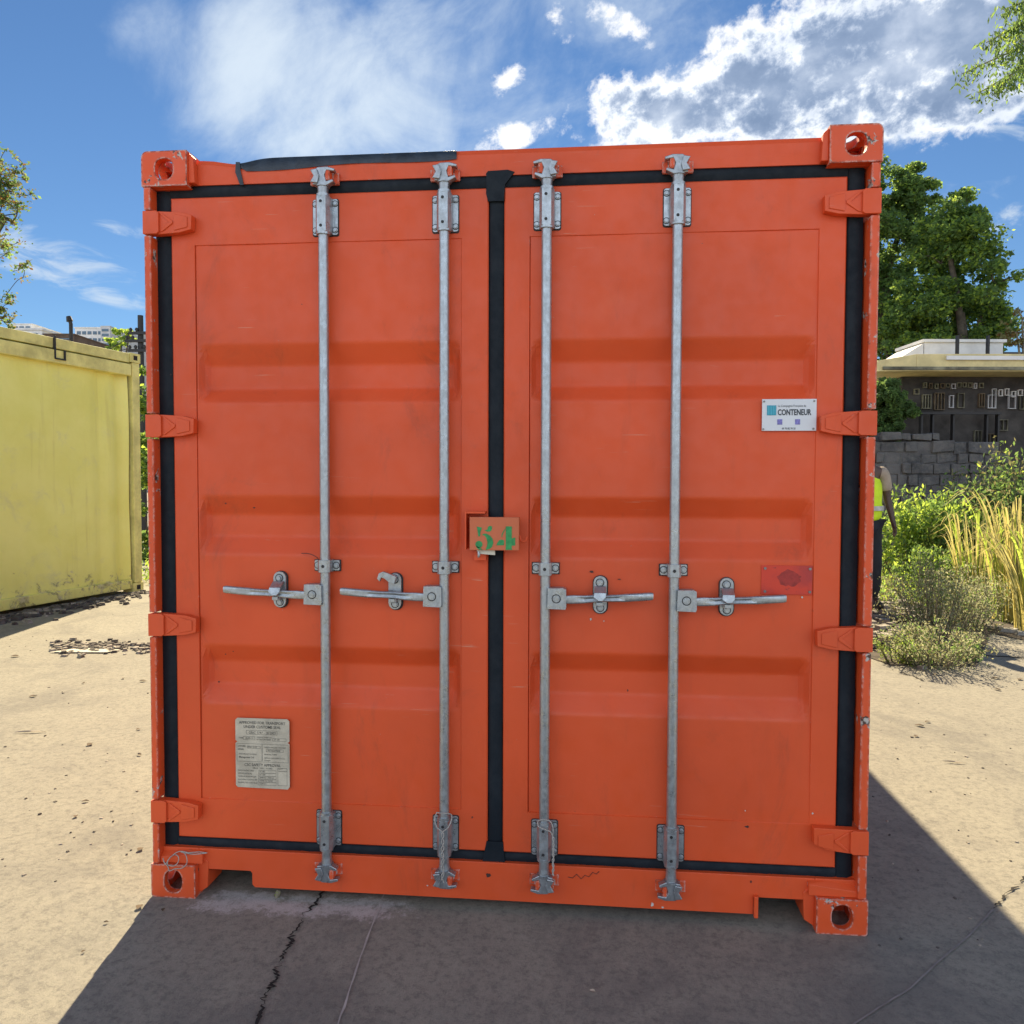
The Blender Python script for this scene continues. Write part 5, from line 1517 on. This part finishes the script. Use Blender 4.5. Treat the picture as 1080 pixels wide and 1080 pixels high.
# utility pole
pp = at(150.5, 500, 20); ztop = at(150.5, 334, 20).z
t = thing('utility_pole', 'dark utility pole with crossarms in the gap between the containers', 'utility pole', (pp.x, pp.y, 0))
part(MB().tube([(pp.x, pp.y, 0), (pp.x, pp.y, ztop)], [0.10, 0.065], 12), 'pole', M['black_steel'], 0, t)
for (vv, l0, l1) in ((353, -.25, .3), (361, -.35, .35), (371, -.28, .2)):
    zz_ = at(150, vv, 20).z
    part(MB().box(pp.x+l0, pp.x+l1, pp.y-0.12, pp.y-0.07, zz_-0.035, zz_+0.035), 'crossarm', M['black_steel'], 0.004, t)
    for q in (l0+0.05, l1-0.05, l0+0.2): part(MB().tube([(pp.x+q, pp.y-0.095, zz_+0.035), (pp.x+q, pp.y-0.095, zz_+0.09), (pp.x+q, pp.y-0.095, zz_+0.13)], [0.02, 0.045, 0.02], 8), 'insulator', M['black_steel'], 0, t)
for i, (dz, u_, v_) in enumerate(((0.35, 90, 395), (0.15, 110, 372), (-0.1, 60, 372))):
    e = at(u_-60, v_, 26); a = Vector((pp.x-0.2, pp.y-0.1, ztop-0.55-0.25*i)); m_ = (a+e)/2 - Vector((0, 0, 0.25))
    o = MB().tube(smooth_path([a, m_, e], 6), 0.010, 5).build('power_line', M['black_steel'], None, 0, loc=tuple(a))
    tag(o, ['topmost thin wire', 'middle thin wire', 'lowest thin wire'][i] + ' running left from the utility pole', 'wire', 'wires on the utility pole')

# ------------------------------------------------------------------ shed on the right
dS = 15.5
ang = cam.rotation_euler.z
X_, Y_ = Vector((math.cos(ang), math.sin(ang), 0)), Vector((-math.sin(ang), math.cos(ang), 0))
o0 = at(925, 540, dS); o0 = Vector((o0.x, o0.y, 0))
shed = thing('open_shed', 'dark shed with a pale yellow roof edge and rows of barred windows, at right', 'shed', tuple(o0 + X_*3))
k = dS/850
zz_ = lambda v: at(1000, v, dS).z
def sbx(mb, u0, u1, y0, y1, v0, v1, mi=0):
    vs = []
    for z in (zz_(v1), zz_(v0)):
        for (xx_, yy_) in (((u0-925)*k, y0), ((u1-925)*k, y0), ((u1-925)*k, y1), ((u0-925)*k, y1)):
            p = o0 + X_*xx_ + Y_*yy_; vs.append((p.x, p.y, z))
    mb.add(vs, [(0,3,2,1),(4,5,6,7),(0,1,5,4),(1,2,6,5),(2,3,7,6),(3,0,4,7)], mi)
mb = MB(); sbx(mb, 962, 1300, 0.5, 1.4, 394, 505); part(mb, 'wall', M['shed_dark'], 0, shed)
mb = MB(); sbx(mb, 962, 1300, 0.3, 0.4995, 505, 594); part(mb, 'lower_wall', M['shed_dark'], 0, shed)
# roof edge: deep fascia with a slightly rising left end
mb = MB()
for (u0, u1, va, vb, vc) in ((915, 955, 384, 377, 394.5), (955, 1300, 377, 375.5, 394.5)):
    P4 = []
    for y_ in (-0.3, 1.7):
        for (u, v) in ((u0, va), (u1, vb), (u1, vc), (u0, vc+(0.5 if u0 < 930 else 0))):
            p = o0 + X_*((u-925)*k) + Y_*y_; P4.append((p.x, p.y, zz_(v)))
    mb.add(P4, [(0,3,2,1), (4,5,6,7), (0,1,5,4), (2,3,7,6), (0,4,7,3), (1,2,6,5)])
part(mb, 'roof', M['shed_yellow'], 0.01, shed)
mb = MB(); sbx(mb, 985, 1068, -0.34, -0.302, 379, 383, 0); part(mb, 'roof_flashing', M['white_wall'], 0, shed)
mb = MB(); sbx(mb, 920, 1300, -0.33, -0.303, 390, 393.5, 0); part(mb, 'gutter', M['frame_pale'], 0.01, shed)
mb = MB(); sbx(mb, 1068, 1071, -0.37, -0.305, 376, 388, 0); part(mb, 'downpipe', M['black_steel'], 0, shed)
r = np.random.default_rng(4)
def swin(u0, u1, v0, v1, bars, mat):
    if r.random() < 0.12: return
    dv = r.normal()*0.7; v0 += dv; v1 += dv + r.normal()*0.6; u1 += r.normal()*0.5
    mb = MB(); t_ = 0.7
    sbx(mb, u0, u1, 0.44, 0.498, v0, v0+t_); sbx(mb, u0, u1, 0.44, 0.498, v1-t_, v1)
    for q in np.linspace(u0, u1-t_, bars): sbx(mb, q, q+t_, 0.45, 0.497, v0+t_, v1-t_)
    part(mb, 'window_frame', [mat, M['frame_pale'], M['grey_wall'], M['wood_dark']][int(r.integers(0, 4))] if r.random() < .6 else mat, 0, shed)
for q in (974,): swin(q, q+5, 408, 413, 2, M['frame_pale'])
for i, q in enumerate(range(984, 1048, 6)): swin(q, q+4.2, 401.5, 407, 2, M['frame_pale'])
for i, (q, w_, b_) in enumerate(((973, 8, 3), (983, 10, 4), (996, 11, 4), (1012, 5, 2), (1021, 7, 2), (1034, 5, 2), (1044, 7, 3), (1054, 8, 3), (1066, 6, 2), (1076, 8, 2), (1088, 9, 3))):
    swin(q, q+w_, 413 + (i % 2), 428 + (i % 3), b_, M['frame_pale'])
for q in range(1058, 1120, 7): swin(q, q+4.5, 408.5, 415, 2, M['white_wall'])
for (q, w_, v0, v1) in ((1028, 9, 455, 463), (1040, 8, 452, 468), (1052, 10, 456, 470), (1066, 9, 440, 452), (1023, 12, 473, 486), (1042, 14, 474, 498)): swin(q, q+w_, v0, v1, 3, M['frame_pale'])
mb = MB()
for q in (978, 990, 1012, 1048, 1060): sbx(mb, q, q+1.8, 0.30, 0.40, 434, 470)
sbx(mb, 975, 1062, 0.24, 0.298, 434, 436)
part(mb, 'rack', M['black_steel'], 0, shed)
# stone wall in front of the shed
dW = dS - 1.2
o1 = at(925, 540, dW); sw0 = Vector((o1.x, o1.y, 0)); kw = dW/850
mb = MB()
rs = np.random.default_rng(9); nseg = 30; P_ = []
for i in range(nseg+1):
    u = 905 + i*(1055-905)/nseg
    top = at(1000, 458 + 1.5*math.sin(i*.7) + (0.8*rs.normal()) + max(0, (u-985))*0.22, dW).z
    P_.append(((u-925)*kw, top))
def wtop(xq): return float(np.interp(xq, [p_[0] for p_ in P_], [p_[1] for p_ in P_]))
z0_ = 0.0; row = 0
while z0_ < 3.0:
    rh = 0.13 + 0.10*rs.random(); xq = P_[0][0] - 0.3*rs.random()
    while xq < P_[-1][0]:
        bw = 0.14 + 0.34*rs.random()**1.5
        if z0_ + rh*0.6 < wtop(xq + bw/2):
            f_ = 0.08*rs.random(); g_ = 0.022; vs = []
            for z in (z0_ + g_*rs.random(), z0_ + rh - g_*rs.random()):
                for (xx_, yy_) in ((xq+g_*rs.random(), f_ + 0.02*rs.random()), (xq+bw-g_*rs.random(), f_ + 0.02*rs.random()), (xq+bw-g_, 0.35), (xq+g_, 0.35)):
                    p = sw0 + X_*xx_ + Y_*yy_; vs.append((p.x, p.y, z + 0.016*rs.normal()))
            mb.add(vs, [(0,3,2,1),(4,5,6,7),(0,1,5,4),(1,2,6,5),(2,3,7,6),(3,0,4,7)])
        xq += bw
    z0_ += rh; row += 1
vs = []
for z in (0.0, 2.2):
    for (xx_, yy_) in ((P_[0][0], 0.09), (P_[-1][0], 0.09), (P_[-1][0], 0.30), (P_[0][0], 0.30)):
        p = sw0 + X_*xx_ + Y_*yy_; vs.append((p.x, p.y, z))
mb.add(vs, [(0,3,2,1),(4,5,6,7),(0,1,5,4),(1,2,6,5),(2,3,7,6),(3,0,4,7)])
wl = mb.build('stone_wall', M['stone'], None, 0.012)
tag(wl, 'grey rough stone block wall in front of the dark shed', 'wall')
# white hoarding / cabin behind the shed roof
b1, bx, w, H = building('white_cabin', 'white flat roofed cabin with black posts showing above the yellow shed roof', 975, 1058, 361, 17.7, M['white_wall'], [], 1.2, cat='cabin')
for fx in (-w/2+0.58, -w/2+1.24):
    mb = MB(); bx(mb, fx-0.022, fx+0.022, -0.30, -0.22, 0, H+0.10); part(mb, 'post', M['black_steel'], 0, b1)
mb = MB()
pL, pR = at(950, 377, 17.7), at(974, 362, 17.7)
vs = []
for y_ in (0, 1.2):
    for pz in ((pL.x, pL.y, 3.0), (pR.x, pR.y, 3.0), (pR.x, pR.y, pR.z), (pL.x, pL.y, pL.z)):
        q = Vector(pz) + Y_*y_; vs.append(tuple(q))
mb.add(vs, [(0,1,2,3), (7,6,5,4), (3,2,6,7), (0,4,5,1), (0,3,7,4), (1,5,6,2)])
part(mb, 'sloping_end', M['white_wall'], 0, b1)
building('far_building', 'far pale building low on the skyline at the right edge', 1052, 1120, 374, 70, M['grey_wall'], [(0.15+.1*j, 0.2+.1*j, 0.0, 0.05) for j in range(7)], 6, roof=M['black_steel'])

# far wood closing the horizon, hidden mostly
r = np.random.default_rng(70)
pts = []
for _ in range(24000):
    x = r.uniform(-130, 150); y = 115 + r.normal()*4
    hh = 4.5 + 1.6*math.sin(x*0.13) + 1.1*math.sin(x*0.37+1)
    pts.append((x, y, hh*r.random()**0.7))
tag(leaf_mesh(pts, 1.1, [M['leaf_dark'], M['leaf_mid']], 'far_wood', None, 0, 0.8, seed=71), 'far line of trees along the horizon', 'wood', kind='stuff')

# ------------------------------------------------------------------ worker behind the right edge
def skin_body(name, joints, edges, radii, mat, parent, sub=2, loc=(0, 0, 0)):
    me = bpy.data.meshes.new(name); me.from_pydata([tuple(j) for j in joints], edges, [])
    me.materials.append(mat)
    o = bpy.data.objects.new(name, me); COL.objects.link(o)
    o.parent = parent
    sk = o.modifiers.new('skin', 'SKIN')
    if not me.skin_vertices: me.skin_vertices.new()
    for i, rr in enumerate(radii):
        sv = me.skin_vertices[0].data[i]; sv.radius = rr if isinstance(rr, tuple) else (rr, rr); sv.use_root = (i == 0)
    ss = o.modifiers.new('sub', 'SUBSURF'); ss.levels = sub; ss.render_levels = sub
    bpy.context.view_layer.update()
    dg = bpy.context.evaluated_depsgraph_get()
    m2 = bpy.data.meshes.new_from_object(o.evaluated_get(dg)); o.modifiers.clear(); o.data = m2
    m2.polygons.foreach_set('use_smooth', [True]*len(m2.polygons))
    return o
dP = 8.84
foot = at(913, 540, dP)
wk = thing('person', 'worker in yellow hi-vis vest and beige t-shirt half hidden behind the container', 'person', (foot.x, foot.y, 0.09))
wk.rotation_euler.z = cam.rotation_euler.z       # back towards the viewer
J = [(0, 0, .98), (0, 0, 1.18), (0, .01, 1.40), (0, 0, 1.56), (0, -.02, 1.66), (0, -.03, 1.78), (0, -.02, 1.86),
     (.10, 0, 1.50), (.195, 0, 1.50), (.235, .0, 1.20), (.268, -.07, .96), (.274, -.09, .90), (.278, -.10, .85),
     (-.10, 0, 1.50), (-.215, 0, 1.50), (-.27, .0, 1.20), (-.28, -.08, .96), (-.28, -.10, .90), (-.28, -.11, .85),
     (.10, 0, .92), (.115, .01, .50), (.12, .03, .10), (.12, -.10, .04),
     (-.10, 0, .92), (-.12, .01, .50), (-.12, .03, .10), (-.12, -.10, .04)]
E_ = [(0,1),(1,2),(2,3),(3,4),(4,5),(5,6),(2,7),(7,8),(8,9),(9,10),(10,11),(11,12),(2,13),(13,14),(14,15),(15,16),(16,17),(17,18),(0,19),(19,20),(20,21),(21,22),(0,23),(23,24),(24,25),(25,26)]
RR = [(.15,.11),(.14,.11),(.16,.11),.055,.085,.095,.05,(.09,.08),.062,.044,.030,(.040,.022),(.036,.018),(.09,.08),.062,.044,.030,(.040,.022),(.036,.018),.085,.062,.042,.04,.085,.062,.042,.04]
body = skin_body('body', J, E_, RR, M['skin'], wk, 2)
# vest, shirt sleeve, trousers as slightly larger shells
skin_body('vest', [(0, 0, .93), (0, 0, 1.05), (0, 0, 1.2), (0, .01, 1.38), (0, 0, 1.50)], [(0,1),(1,2),(2,3),(3,4)], [(.185,.135),(.185,.135),(.180,.135),(.195,.135),(.10,.09)], M['hivis'], wk, 2)
skin_body('shirt_sleeve', [(.11, 0, 1.50), (.188, 0, 1.49), (.212, 0, 1.36), (.224, 0, 1.27)], [(0,1),(1,2),(2,3)], [.09, .082, .070, .064], M['beige'], wk, 2)
skin_body('shirt_sleeve', [(-.11, 0, 1.50), (-.205, 0, 1.49), (-.235, 0, 1.36), (-.250, 0, 1.27)], [(0,1),(1,2),(2,3)], [.09, .082, .070, .064], M['beige'], wk, 2)
skin_body('trousers', [(0, 0, .99), (.095, 0, .90), (.115, .01, .50), (.12, .03, .09), (-.095, 0, .90), (-.12, .01, .50), (-.12, .03, .09)], [(0,1),(1,2),(2,3),(0,4),(4,5),(5,6)], [(.150,.115), .085, .080, .068, .085, .080, .068], M['trousers'], wk, 2)
skin_body('hair', [(0, .0, 1.72), (0, -.0, 1.83), (0, -.02, 1.88)], [(0,1),(1,2)], [.085, .098, .06], M['hair'], wk, 2)
mb = MB()
mb.tube([(0.0, 0.0, 1.075), (0.0, 0.0, 1.125)], 0.193, 32)
for i, v in enumerate(mb.v): mb.v[i] = (v[0], v[1]*0.745, v[2])
o = mb.build('reflective_band', M['reflective']); o.parent = wk
# boots
for s in (-1, 1): skin_body('boot', [(s*.12, .05, .09), (s*.12, .03, .05), (s*.125, -.07, .045), (s*.125, -.16, .035)], [(0,1),(1,2),(2,3)], [.06, .06, .05, .04], M['black_steel'], wk, 1)
# five fingers on each hand
for s, hx, hy in ((1, .279, -.105), (-1, -.28, -.115)):
    for kf, (dy_, ln_) in enumerate(((-.030, .070), (-.010, .080), (.010, .076), (.028, .060))):
        skin_body('finger', [(hx, hy+dy_+.01, .865), (hx-s*.004, hy+dy_, .865-ln_*.45), (hx-s*.018, hy+dy_-.004, .865-ln_*.85)], [(0,1),(1,2)], [.010, .009, .008], M['skin'], wk, 1)
    skin_body('thumb', [(hx-s*.006, hy-.030, .905), (hx-s*.020, hy-.055, .880), (hx-s*.024, hy-.058, .850)], [(0,1),(1,2)], [.012, .011, .009], M['skin'], wk, 1)
